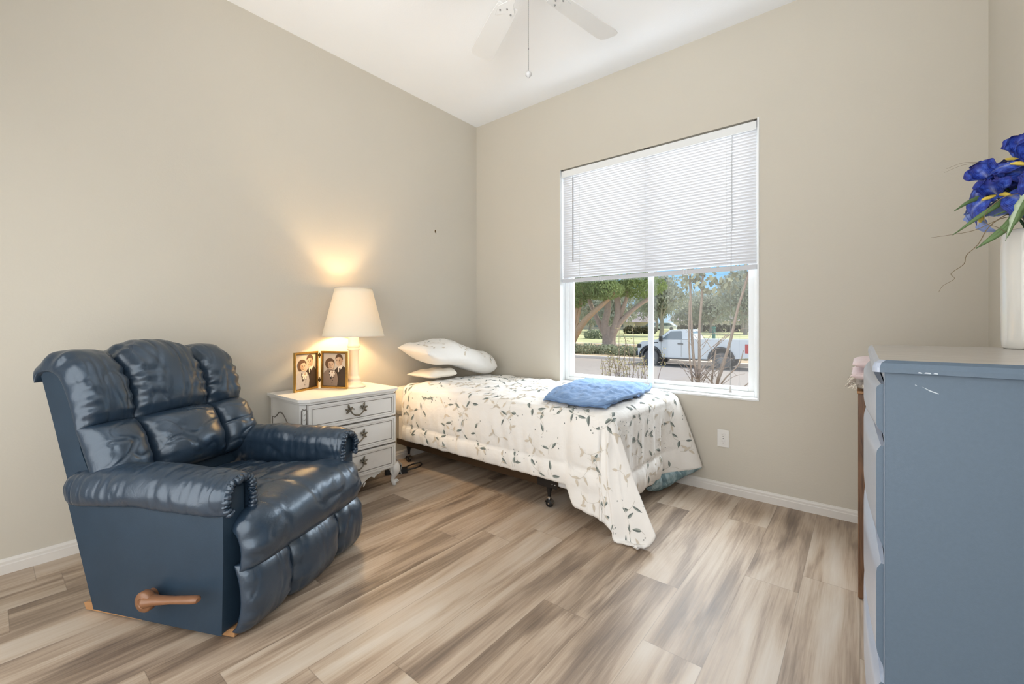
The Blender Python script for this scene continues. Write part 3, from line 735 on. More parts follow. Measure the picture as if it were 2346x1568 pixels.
# drawers with moulded rims, glaze lines and bail pulls
def hbar(m, y0, y1, z0, z1, w, x0, x1, mi=0):
    m.box(x0, x1, y0, y1, z0, z0+w, mi); m.box(x0, x1, y0, y1, z1-w, z1, mi); m.box(x0, x1, y0, y0+w, z0+w, z1-w, mi); m.box(x0, x1, y1-w, y1, z0+w, z1-w, mi)
X = nsx-0.012
for (z0, z1) in ((0.493, 0.632), (0.310, 0.475), (0.140, 0.292)):
    y0, y1 = ns0+0.030, ns1-0.020
    m = MB(); m.box(X+0.0004, X+0.010, y0, y1, z0, z1)
    hbar(m, y0-0.003, y1+0.003, z0-0.003, z1+0.003, 0.013, X+0.0006, X+0.019)
    hbar(m, y0+0.010, y1-0.010, z0+0.010, z1-0.010, 0.010, X+0.001, X+0.0150)
    hbar(m, y0+0.0205, y1-0.0205, z0+0.0205, z1-0.0205, 0.0035, X+0.001, X+0.0112, 1)
    hbar(m, y0+0.0095, y1-0.0095, z0+0.0095, z1-0.0095, 0.0016, X+0.001, X+0.0156, 1)
    dr = m.build('drawer', ['nsw', 'glaze'], NS, world=True)
    m = MB(); yc, zc = -1.583, (z0+z1)/2+0.002; xh = X+0.012
    for s in (-1, 1):
        yb = yc+s*0.046
        for ang, l_ in ((20, 0.025), (75, 0.031), (-35, 0.023), (130, 0.020)):
            a_ = R(ang); d_ = Vector((0, s*cos(a_), sin(a_)))
            rot = Matrix.Rotation(a_*s if s > 0 else PI-a_*1.0, 3, 'X')
            m.ball(Vector((xh+0.003, yb, zc+0.004))+d_*l_*0.75, (0.005, l_*0.52, 0.0072), 8, 6, 0, Matrix.Rotation((a_ if s > 0 else PI-a_), 3, 'X'))
            m.ball(Vector((xh+0.005, yb, zc+0.004))+d_*l_*1.15, 0.0042, 6, 5)
        m.ball((xh+0.005, yb, zc+0.004), 0.0075, 8, 6)
        m.tube([(xh+0.014, yb-s*0.002, zc+0.010), (xh+0.016, yb-s*0.012, zc+0.016), (xh+0.016, yb-s*0.020, zc+0.014), (xh+0.016, yb-s*0.022, zc+0.009)], [0.003, 0.0034, 0.003, 0.004], 6)
        m.tube([(xh+0.004, yb, zc+0.004), (xh+0.015, yb-s*0.002, zc+0.010)], 0.004, 6)
    bail = spline([(xh+0.014, yc-0.046, zc+0.010), (xh+0.017, yc-0.038, zc-0.012), (xh+0.019, yc-0.018, zc-0.027), (xh+0.020, yc, zc-0.031), (xh+0.019, yc+0.018, zc-0.027), (xh+0.017, yc+0.038, zc-0.012), (xh+0.014, yc+0.046, zc+0.010)], 24)
    m.tube(bail, [0.0042+0.0020*math.exp(-((i-12)/3.5)**2) for i in range(25)], 8)
    o = m.build('drawer_pull', 'pewter', dr); o.data.transform(Matrix.Translation(-NS.location))
# rails, carved corner pilasters and the scrolled side panel outline
m = MB()
for z in (0.4805, 0.2980, 0.1365): m.box(X+0.0005, X+0.006, ns0+0.03, ns1-0.02, z-0.0015, z+0.0015, 1)
m.box(X+0.0005, X+0.004, ns1-0.013, ns1-0.0105, 0.13, 0.638, 1); m.box(X+0.0005, X+0.004, ns0+0.0205, ns0+0.0230, 0.13, 0.638, 1)
m.build('face_beading', ['nsw', 'glaze'], NS, world=True)
for sg, yc in ((-1, ns0), (1, ns1)):
    m = MB(); c0 = Vector((X-0.020, yc-sg*0.020, 0)); nrm = Vector((1, sg*1.0, 0)).normalized(); tg = Vector((-sg*1.0, 1, 0)).normalized()*(1 if sg < 0 else 1)
    P_ = lambda s, z, d: c0+tg*s+nrm*d+Vector((0, 0, z))
    pane = [(-0.017, 0.16), (0.017, 0.16), (0.017, 0.600), (0.010, 0.612), (0.0, 0.607), (-0.010, 0.612), (-0.017, 0.600)]
    m.tube([P_(s, z, 0.001) for s, z in pane+[pane[0]]], 0.0022, 5, 1)
    m.tube([P_(s*0.72, lerp(z, 0.39, 0.02), 0.001) for s, z in pane+[pane[0]]], 0.0013, 5, 1)
    for k in range(14):
        z = 0.585-k*0.030
        for q in (-1, 1):
            m.ball(P_(q*0.0052, z, 0.002), (0.003, 0.0032, 0.010), 6, 5, 0, Matrix.Rotation(R(28)*q*sg, 3, nrm))
            m.tube([P_(q*0.002, z-0.009, 0.0025), P_(q*0.0088, z+0.006, 0.0025)], 0.0007, 4, 1)
    m.build('corner_carving', ['nsw', 'glaze'], NS, world=True)
m = MB(); ys = ns0-0.0008
scr = spline([(0.060, 0.525), (0.085, 0.523), (0.115, 0.536), (0.150, 0.560), (0.185, 0.563), (0.225, 0.545), (0.275, 0.505), (0.330, 0.470), (0.372, 0.456), (0.380, 0.462)], 40)
m.tube([(x, ys, z) for x, z in scr], [0.0018+0.0024*sin(PI*i/40) for i in range(41)], 6)
m.tube([(0.056, ys, 0.525), (0.056, ys, 0.16)], 0.0038, 6); m.tube([(0.388, ys, 0.20), (0.388, ys, 0.16), (0.056, ys, 0.16)], 0.0028, 6); m.tube([(0.047, ys, 0.637), (0.047, ys, 0.16)], 0.0010, 5)
m.build('side_scroll', 'glaze', NS, world=True)

# ------------------------------------------------------------------ table lamp
LX, LY, LZ = 0.215, -1.45, 0.6725
la = thing('table_lamp', 'lit table lamp with turned cream base on the white nightstand', 'lamp', (LX, LY, LZ))
m = MB(); m.lathe([(0.0, 0), (0.079, 0), (0.081, 0.008), (0.076, 0.014), (0.055, 0.026), (0.043, 0.044), (0.040, 0.050), (0.046, 0.056), (0.046, 0.064), (0.039, 0.072), (0.036, 0.082), (0.033, 0.17), (0.0345, 0.252), (0.040, 0.258), (0.042, 0.264), (0.037, 0.270), (0.040, 0.276), (0.043, 0.283), (0.042, 0.290), (0.036, 0.300), (0.034, 0.345), (0.036, 0.375), (0.02, 0.385), (0.0, 0.385)], (LX, LY, LZ), 36)
m.build('lamp_base', 'lampbody', la, world=True)
m = MB(); zb, zt_ = LZ+0.352, LZ+0.680; rb, rt_ = 0.204, 0.123
prof = [(lerp(rb, rt_, t/10), lerp(zb, zt_, t/10)) for t in range(11)]
m.lathe(prof+[(rt_-0.0015, zt_)]+[(r-0.0015, z) for r, z in prof[::-1]]+[(rb, zb)], (LX, LY, 0), 56, cap=False)
m.build('lamp_shade', 'shade', la, world=True)
for z, r in ((zb, rb), (zt_, rt_)):
    m = MB(); m.lathe([(r-0.002, z+0.005), (r+0.0012, z+0.005), (r+0.0015, z-0.001), (r-0.002, z-0.001), (r-0.002, z+0.005)], (LX, LY, 0), 56, cap=False); m.build('shade_binding', 'lampbody', la, world=True)
m = MB(); m.lathe([(0.0, LZ+0.385), (0.012, LZ+0.385), (0.017, LZ+0.40), (0.017, LZ+0.43), (0.0, LZ+0.435)], (LX, LY, 0), 16); m.build('socket', 'gold', la, world=True)
m = MB()
for s in (-1, 1): m.tube(spline([(LX+s*0.018, LY, LZ+0.40), (LX+s*0.06, LY, LZ+0.47), (LX+s*0.06, LY, LZ+0.60), (LX, LY, LZ+0.672)], 16), 0.002, 6)
for k in range(3):
    a_ = R(90+120*k); m.tube([(LX, LY, LZ+0.672), (LX+rt_*cos(a_), LY+rt_*sin(a_), zt_-0.004)], 0.0015, 6)
m.build('shade_harp', 'gold', la, world=True)

# ------------------------------------------------------------------ hinged double photo frame
pf = thing('photo_frame', 'hinged brass double frame with two couple portraits on the nightstand', 'photo frame', (0.07, -1.621, 0.6728))
def frame_leaf(a0, a1, variant):
    a0 = Vector((a0[0], a0[1], 0.6728)); a1 = Vector((a1[0], a1[1], 0.6728)); u = (a1-a0); Wd = u.length; u.normalize(); H = 0.252
    n = u.cross(Vector((0, 0, 1)))
    camv = Vector((2.95, -3.08, 0))-a0
    if n.dot(camv) < 0: n = -n
    P = lambda x, z, d=0.0: a0+u*x+Vector((0, 0, z))+n*d
    def bar(m, x0, x1, z0, z1, d0, d1, mi=0):
        q = [P(x0, z0, d0), P(x1, z0, d0), P(x1, z1, d0), P(x0, z1, d0), P(x0, z0, d1), P(x1, z0, d1), P(x1, z1, d1), P(x0, z1, d1)]
        m.add(q, [(0, 3, 2, 1), (4, 5, 6, 7), (0, 1, 5, 4), (1, 2, 6, 5), (2, 3, 7, 6), (3, 0, 4, 7)], mi)
    m = MB(); w = 0.012
    for x0, x1, z0, z1 in ((0, w, 0, H), (Wd-w, Wd, 0, H), (w, Wd-w, 0, w), (w, Wd-w, H-w, H)): bar(m, x0, x1, z0, z1, -0.007, 0.004)
    i = w
    for x0, x1, z0, z1 in ((i, i+0.004, i, H-i), (Wd-i-0.004, Wd-i, i, H-i), (i+0.004, Wd-i-0.004, i, i+0.004), (i+0.004, Wd-i-0.004, H-i-0.004, H-i)): bar(m, x0, x1, z0, z1, -0.006, 0.0008, 1)
    bar(m, 0.002, Wd-0.002, 0.002, H-0.002, -0.0085, -0.007, 1)
    fr = m.build('frame', ['gold', 'hinge'], pf, world=True)
    m = MB(); x0, z0, pw, ph = 0.015, 0.015, Wd-0.030, H-0.030; lay = [0]
    mats = ['ph_bg', 'ph_skin', 'ph_skin2', 'ph_hair', 'ph_suit', 'ph_coat2' if variant == 0 else 'ph_coat', 'ph_white', 'ph_ink']
    def poly(pts, mi):
        lay[0] += 1; d = -0.0055+0.00016*lay[0]
        q = [P(x0+pw*clamp(x), z0+ph*clamp(z), d) for x, z in pts]
        m.add(q, [tuple(range(len(q)))], mi)
    def ell(cx, cz, rx, rz, mi, rot=0.0, n=24):
        c_, s_ = cos(rot), sin(rot)
        poly([(cx+rx*cos(2*PI*k/n)*c_-rz*sin(2*PI*k/n)*s_*ph/pw, cz+rx*cos(2*PI*k/n)*s_*pw/ph+rz*sin(2*PI*k/n)*c_) for k in range(n)], mi)
    poly([(0, 0), (1, 0), (1, 1), (0, 1)], 0)
    # standing figure behind, dark jacket
    poly([(0.40, 0), (1, 0), (1, 0.52), (0.92, 0.60), (0.80, 0.63), (0.66, 0.60), (0.52, 0.50), (0.44, 0.40)], 4)
    poly([(0.64, 0.58), (0.80, 0.66), (0.86, 0.60), (0.74, 0.48), (0.66, 0.42)], 6)
    poly([(0.70, 0.55), (0.76, 0.55), (0.74, 0.36), (0.70, 0.40)], 7)
    ell(0.70, 0.845, 0.165, 0.135, 3); ell(0.685, 0.76, 0.150, 0.150, 1, 0.08); ell(0.76, 0.75, 0.075, 0.125, 2, 0.1); ell(0.848, 0.765, 0.020, 0.034, 2)
    poly([(0.53, 0.86), (0.60, 0.945), (0.74, 0.965), (0.84, 0.90), (0.85, 0.82), (0.80, 0.875), (0.66, 0.885), (0.56, 0.84)], 3)
    for dx in (-0.058, 0.052): ell(0.665+dx, 0.775, 0.022, 0.009, 7); ell(0.665+dx, 0.800, 0.034, 0.006, 3)
    poly([(0.655, 0.775), (0.672, 0.775), (0.682, 0.722), (0.645, 0.722)], 2); ell(0.658, 0.680, 0.046, 0.010, 7); ell(0.658, 0.686, 0.034, 0.005, 6)
    # seated figure in front, pale coat and scarf
    poly([(0, 0), (0.62, 0), (0.66, 0.22), (0.62, 0.38), (0.50, 0.47), (0.36, 0.52), (0.18, 0.50), (0.06, 0.43), (0, 0.34)], 5)
    poly([(0.26, 0.47), (0.34, 0.40), (0.38, 0.22), (0.33, 0.20), (0.27, 0.36)], 4)
    ell(0.30, 0.70, 0.205, 0.150, 3, 0.15); ell(0.17, 0.66, 0.075, 0.085, 3); ell(0.22, 0.60, 0.09, 0.07, 3)
    poly([(0.30, 0.50), (0.46, 0.52), (0.44, 0.62), (0.30, 0.60)], 2)
    ell(0.355, 0.640, 0.138, 0.128, 1, 0.10); ell(0.29, 0.62, 0.06, 0.09, 2, 0.1)
    poly([(0.20, 0.70), (0.26, 0.80), (0.40, 0.83), (0.50, 0.76), (0.50, 0.70), (0.42, 0.755), (0.30, 0.745)], 3)
    for dx in (-0.055, 0.050): ell(0.365+dx, 0.655, 0.021, 0.009, 7); ell(0.365+dx, 0.680, 0.032, 0.005, 3)
    poly([(0.358, 0.655), (0.374, 0.655), (0.384, 0.61), (0.350, 0.61)], 2); ell(0.362, 0.570, 0.046, 0.014, 7); ell(0.362, 0.574, 0.034, 0.006, 6)
    for a_, l_ in ((200, 0.13), (240, 0.17), (280, 0.15), (330, 0.12), (20, 0.10), (150, 0.08)):
        t_ = R(a_); ell(0.42+cos(t_)*l_*0.6, 0.42+sin(t_)*l_*0.5, l_*0.55, 0.030, 6, t_)
    ell(0.42, 0.42, 0.035, 0.024, 2)
    for k in range(3): ell(0.47-0.03*k, 0.26-0.08*k, 0.018, 0.011, 7)
    o = m.build('photograph', mats, fr); o.data.transform(Matrix.Translation(-pf.location))
frame_leaf((0.168, -1.832), (0.067, -1.629), 0)
frame_leaf((0.079, -1.613), (0.272, -1.530), 1)
for z in (0.728, 0.895):
    m = MB(); m.tube([(0.0735, -1.6205, z-0.011), (0.0735, -1.6205, z+0.011)], 0.0045, 10)
    m.ball((0.0735, -1.6205, z+0.013), 0.0045, 8, 6); m.ball((0.0735, -1.6205, z-0.013), 0.0045, 8, 6)
    m.box(0.064, 0.072, -1.632, -1.621, z-0.007, z+0.007); m.box(0.074, 0.084, -1.621, -1.611, z-0.007, z+0.007)
    m.build('hinge', 'hinge', pf, world=True)
# ------------------------------------------------------------------ bed
bf = thing('metal_bedstead', 'low dark metal bedstead on casters under the box spring', 'bed frame', (0.95, -0.5, 0))
m = MB()
yn_ = -0.955
m.box(0.03, 1.575, yn_-0.004, yn_, 0.142, 0.186); m.box(0.03, 1.575, yn_, yn_+0.035, 0.142, 0.147)
m.build('side_rail', 'brownsteel', bf, world=True, bevel=0.001)
m = MB(); m.box(0.03, 1.575, -0.042, -0.038, 0.142, 0.186); m.box(0.03, 1.575, -0.077, -0.042, 0.142, 0.147)
m.build('side_rail', 'brownsteel', bf, world=True, bevel=0.001)
for x in (0.16, 1.50):
    m = MB(); m.box(x-0.016, x+0.016, yn_+0.030, -0.070, 0.1365, 0.1415); m.box(x-0.016, x-0.012, yn_+0.030, -0.070, 0.112, 0.1365); m.build('cross_rail', 'black', bf, world=True)
m = MB(); m.prism([(1.43, yn_-0.0065, 0.140), (1.573, yn_-0.0065, 0.140), (1.573, yn_-0.0065, 0.176), (1.566, yn_-0.0065, 0.184), (1.43, yn_-0.0065, 0.184)], (0, 0.002, 0))
for x in (1.538, 1.558): m.ball((x, yn_-0.007, 0.163), (0.004, 0.002, 0.004), 8, 6, 1)
m.build('rail_end_plate', ['black', 'chrome'], bf, world=True)
for x in (0.115, 1.480):
    for y in (-0.905, -0.10):
        m = MB(); m.tube([(x, y, 0.146), (x, y, 0.125), (x, y, 0.085), (x, y, 0.062)], [0.021, 0.020, 0.012, 0.009], 12); lg = m.build('leg', 'black', bf, world=True)
        m = MB(); m.lathe([(0.0, -0.011), (0.021, -0.011), (0.0235, -0.006), (0.0235, 0.006), (0.021, 0.011), (0.0, 0.011)], (x+0.004, y-0.004, 0.0238), 18, 0, 'y')
        hood = [(x+0.004+0.027*cos(t*PI/12), 0.0245+0.027*sin(t*PI/12)) for t in range(0, 13)]
        for k in range(12):
            a_, b_ = hood[k], hood[k+1]
            m.add([(a_[0], y-0.018, a_[1]), (b_[0], y-0.018, b_[1]), (b_[0], y+0.010, b_[1]), (a_[0], y+0.010, a_[1])], [(0, 1, 2, 3)], 1)
        m.tube([(x+0.004, y-0.016, 0.0238), (x+0.004, y+0.012, 0.0238)], 0.006, 8, 1)
        m.tube([(x, y, 0.05), (x, y, 0.064)], 0.012, 10, 1)
        o = m.build('caster', ['rubber', 'chrome'], lg); o.data.transform(Matrix.Translation(-bf.location))
m = MB(); m.box(0.028, 1.872, -0.948, -0.045, 0.148, 0.372)
bs = m.build('box_spring', 'boxspring', bevel=0.02, bseg=3)
tag(bs, 'white fabric box spring lying on the metal bed frame', 'box spring')
mt = thing('mattress', 'cream sheeted mattress bulging out at the head of the bed', 'mattress', (0.95, -0.5, 0.375))
m = MB(); m.box(0.024, 1.862, -0.932, -0.045, 0.375, 0.594); m.build('mattress_core', 'sheet', mt, world=True, bevel=0.035, bseg=4)
m = MB()
def sheetfn(u, v):
    x = lerp(0.030, 0.174, u); t = v
    pr_ = spline([(-0.70, 0.600), (-0.90, 0.602), (-0.960, 0.592), (-0.975, 0.55), (-0.985, 0.48), (-0.978, 0.42), (-0.955, 0.375)], 40)
    y, z = pr_[int(t*40)]
    d = 0.010*nz(x*9, z*7, 2)*sstep(0.15, 0.5, t)
    return (x, y-abs(d)*0.8+0.004, z+0.3*d+0.0005+0.020*u*sstep(0.6, 1, t))
m.grid(sheetfn, 24, 40); m.build('fitted_sheet', 'sheet', mt, world=True, solid=-0.002)

# ---- comforter: one cloth, mapped from flat cloth coordinates to its draped shape
XH, XF, YN, YB, ZT, RR = 0.185, 1.885, -0.958, -0.028, 0.632, 0.055
def edge_len(u): return 0.452+0.10*sstep(1.665, 1.72, u)+0.02*sstep(1.72, 1.885, u)
FL = 0.545
def drop(d):
    """distance past the edge -> (outward, down)"""
    if d <= 0: return (0.0, 0.0)
    if d < RR*PI/2: a = d/RR; return (RR*sin(a), RR*(1-cos(a)))
    return (RR, RR+(d-RR*PI/2))
def wrink(x, y): return 0.010*nz(x*5.0, y*9.0, 1.0)+0.006*nz(x*12, y*20, 4.0)+0.003*nz(x*30, y*34, 9.0)
def comf(u, v):
    """u along the bed (m from the wall), v across (negative = past the near edge)"""
    du = max(0.0, u-XF); dv = max(0.0, YN-v)
    if du == 0 and dv == 0:
        puff = 0.020*(1-((v-YN)/(YB-YN)*2-1)**4)*sstep(XH, XH+0.10, u)
        quilt = -0.007*(math.exp(-((v+0.62)/0.010)**2)+math.exp(-((v+0.30)/0.010)**2))-0.006*math.exp(-(((u-0.1) % 0.31-0.155)/0.010)**2)*0.6
        side = sstep(0, 0.10, v-YN)
        return Vector((u, v, ZT+puff+(1.5*wrink(u, v)+quilt)*lerp(0.5, 1, side)+0.006*(1-sstep(XH, XH+0.05, u))))
    if du == 0:
        o, dn = drop(dv); h = dn/0.44
        fl = sstep(0.1, 0.9, h)
        ripple = 0.010*nz(u*7, dv*2.0, 3)+0.006*nz(u*19, dv*4, 8)+0.0035*sin(u*62+5*nz(u*3, dv*3, 2))
        q = -0.007*math.exp(-((dv-0.335)/0.006)**2)-0.004*math.exp(-((dv-0.085)/0.006)**2)-0.004*math.exp(-(((u-0.2) % 0.155-0.077)/0.006)**2)*sstep(0.2, 0.5, h)
        puff = 0.012*sin(PI*clamp((dv-0.085)/0.25))+0.010*sin(PI*clamp((dv-0.335)/0.117))
        flap = sstep(1.655, 1.735, u); flare = flap*(0.014+0.018*h)
        y = YN-o-0.006-(ripple*lerp(0.3, 1, fl)+q+puff)*min(1, h*4)-flare
        z = ZT-dn+0.5*wrink(u, v)*(1-min(1, h*3))
        if z < 0.018: y -= (0.018-z)*0.6; z = 0.018+0.004*nz(u*20, v*20)
        return Vector((u+0.02*flap*h, y, z))
    if dv == 0:
        o, dn = drop(du); h = dn/0.5
        far = sstep(-0.30, -0.05, v); farF = sstep(-0.27, YB, v)
        fold = 0.020*nz(v*9, du*1.2, 5)+0.012*nz(v*24, du*1.5, 7)
        crease = -0.030*math.exp(-((v+0.285)/0.022)**2)*sstep(0.15, 0.6, h)
        q = -0.008*math.exp(-((du-0.40)/0.007)**2)*(1-far)-0.004*math.exp(-((du-0.10)/0.006)**2)
        puff = 0.014*sin(PI*clamp((du-0.40)/0.14))*(1-far)
        nearb = sstep(-0.72, YN, v)
        x = XF+o+0.004+(fold*min(1, h*2)+crease+q+puff)*(1-0.6*farF)+farF*0.175*h**0.9+nearb*0.03*h
        y = v+0.0*far-0.0
        z = ZT-dn*(1-0.06*farF)
        x = max(x, XF+0.002+o*0.6)
        return Vector((x, y, z+0.5*wrink(u, v)*(1-min(1, h*3))))
    # near foot corner: the spare cloth hangs as one big cone fold
    r = math.hypot(du, dv); phi = math.degrees(math.atan2(du, dv))
    o, dn = drop(r); h = r/0.6
    def pw(p, pts):
        for (a, va), (b, vb) in zip(pts, pts[1:]):
            if p <= b: t = (p-a)/(b-a); t = t*t*(3-2*t); return lerp(va, vb, t)
        return pts[-1][1]
    g = pw(phi, [(0, 0.02), (25, 0.10), (44, 0.22), (62, 0.40), (80, 0.20), (90, 0.03)])
    k = pw(phi, [(0, 0.03), (30, 0.04), (46, 0.02), (62, 0.0), (78, -0.12), (90, 0.0)])
    s = sstep(0.0, 0.16, r)
    ex = o*sin(R(phi)); ey = o*cos(R(phi))
    hor = g*max(0, r-0.04)
    dz = sqrt(max(0.0, dn*dn-(hor*0.85)**2)) if dn > hor else dn*0.6
    x = XF+ex+hor+0.016*nz(phi*0.06, r*4, 2)*s
    y = YN-ey-0.006*cos(R(phi))-k*max(0, r-0.04)-0.014*nz(phi*0.09, r*3, 6)*s-(0.026*min(1, dv/0.3))*cos(R(phi))
    z = ZT-dz
    if z < 0.016: y -= (0.016-z)*0.22; x += (0.016-z)*0.15; z = 0.016+0.006*abs(nz(u*18, v*18))
    return Vector((x, y, z))
cf = thing('comforter', 'white comforter with grey leaf print draped over the bed to the floor', 'comforter', (1.0, -0.5, 0.62))
m = MB()
us = [lerp(XH, XF, i/118) for i in range(119)]+[XF+FL*(i+1)/40 for i in range(40)]
nv_top, nv_side = 58, 40
vs_ = []; idx = {}
for i, u in enumerate(us):
    el = edge_len(min(u, XF))
    for j in range(nv_top+nv_side+1):
        v = lerp(YB, YN, j/nv_top) if j <= nv_top else YN-el*(j-nv_top)/nv_side
        idx[i, j] = len(vs_); vs_.append(comf(u, v))
fs_ = []
for i in range(len(us)-1):
    for j in range(nv_top+nv_side):
        fs_.append((idx[i, j], idx[i, j+1], idx[i+1, j+1], idx[i+1, j]))
m.add(vs_, fs_, 0, True)
# printed sprigs follow the cloth
def cn(u, v):
    e = 0.004; p = comf(u, v)
    return p, (comf(u+e, v)-comf(u-e, v)).cross(comf(u, v+e)-comf(u, v-e)).normalized()
inn_ = {}
for i, u in enumerate(us):
    el = edge_len(min(u, XF))
    for j in range(nv_top+nv_side+1):
        v = lerp(YB, YN, j/nv_top) if j <= nv_top else YN-el*(j-nv_top)/nv_side
        p_, n_ = cn(u, v); inn_[i, j] = len(m.v); m.v.append(tuple(Vector(p_)-n_*0.011))
nI, nJ = len(us)-1, nv_top+nv_side
def addf(q): m.f.append(q); m.mi.append(0); m.sm.append(True)
for i in range(nI):
    for j in range(nJ): addf((inn_[i, j], inn_[i+1, j], inn_[i+1, j+1], inn_[i, j+1]))
    for j in (0, nJ): addf((idx[i, j], idx[i+1, j], inn_[i+1, j], inn_[i, j]))
for j in range(nJ):
    for i in (0, nI): addf((idx[i, j], inn_[i, j], inn_[i, j+1], idx[i, j+1]))
rr = random.Random(5)
LIFT = 0.0018
def inside(u, v): return XH+0.01 < u < XF+FL-0.012 and YN-edge_len(min(u, XF))+0.012 < v < YB-0.02
def put(pts, mi):
    q = []
    for (u, v) in pts:
        if not inside(u, v): return
        p, n = cn(u, v); q.append(p+n*LIFT)
    return q
def leaf(u, v, a, L, w, mi, mi2=None):
    ca, sa = cos(a), sin(a)
    N = 6; cen, le, ri = [], [], []
    for i in range(N+1):
        t = i/N; ww = w*(sin(PI*t**0.8)**0.9 if 0 < t < 1 else 0.0)
        bend = 0.18*L*t*t*(1 if mi2 is not None else -1)
        for lst, s in ((cen, 0), (le, ww), (ri, -ww)):
            lx, ly = L*t, bend+s; lst.append((u+lx*ca-ly*sa, v+lx*sa+ly*ca))
    A, B, D = put(cen, mi), put(le, mi), put(ri, mi)
    if A is None or B is None or D is None: return
    m.add(A+B, [(i, i+1, N+2+i, N+1+i) for i in range(N)], mi+1)
    m.add(A+D, [(i, N+1+i, N+2+i, i+1) for i in range(N)], (mi if mi2 is None else mi2)+1)
def stemline(pts, w, mi):
    for (a, b) in zip(pts, pts[1:]):
        d = Vector((b[0]-a[0], b[1]-a[1]));
        if d.length < 1e-6: continue
        n = Vector((-d.y, d.x)).normalized()*w
        q = put([(a[0]+n.x, a[1]+n.y), (b[0]+n.x, b[1]+n.y), (b[0]-n.x, b[1]-n.y), (a[0]-n.x, a[1]-n.y)], mi)
        if q: m.add(q, [(0, 1, 2, 3)], mi+1)
cell = 0.128
for iu in range(int((XF+FL-XH)/cell)+2):
    for iv in range(-1, int(1.65/cell)+1):
        u0 = XH+iu*cell+(cell/2 if iv % 2 else 0)+rr.uniform(-0.03, 0.03); v0 = YB-iv*cell+rr.uniform(-0.03, 0.03)
        a0 = rr.uniform(0, 2*PI)
        kind = rr.random()
        st = [(u0+t*0.022*cos(a0+0.25*t), v0+t*0.022*sin(a0+0.25*t)) for t in range(6)]
        pale = kind < 0.36
        stemline(st, 0.0007, 3)
        for t in range(1, 6):
            sgn = 1 if t % 2 else -1; aa = a0+0.25*t+sgn*rr.uniform(0.5, 1.0)
            if pale:
                if t != 3: leaf(st[t][0], st[t][1], aa, rr.uniform(0.036, 0.050), 0.0078, 2)
            elif t in (1, 4) or (t == 5 and rr.random() < 0.5): leaf(st[t][0], st[t][1], aa, rr.uniform(0.042, 0.058), rr.uniform(0.0070, 0.0098), 0, 1)
        if not pale:
            for k in range(rr.randint(2, 4)):
                bu, bv = u0+rr.uniform(-0.03, 0.05)*cos(a0)+rr.uniform(-0.035, 0.035), v0+rr.uniform(-0.035, 0.035)
                q = put([(bu+0.0030*cos(w_*PI/3), bv+0.0042*sin(w_*PI/3)) for w_ in range(6)], 0)
                if q: m.add(q, [tuple(range(6))], 1)
m.mi = [x for x in m.mi]
o = m.build('quilted_cloth', ['comf', 'leafd', 'leafm', 'leafb', 'leafs'], cf, world=True)
# turned out lining at the far foot corner
m = MB()
def linfn(s, t):
    v = lerp(-0.46, -0.034, s)
    p = comf(XF+FL-0.004, v)
    if s < 0.28: p = p+Vector((-0.014, 0, 0.0))
    q = Vector((lerp(1.900, 2.015, s**1.4), lerp(-0.44, -0.036, s), 0.080-0.064*sin(PI*clamp(s*1.05))**0.6+0.02*s))
    r_ = p.lerp(q, t); r_.x += 0.018*sin(PI*t)+0.010*nz(s*9, t*3, 2)-0.004
    return r_
m.grid(linfn, 40, 14); tag(m.build('lining', 'lining', cf, world=True, solid=0.004), 'teal marbled lining turned out')

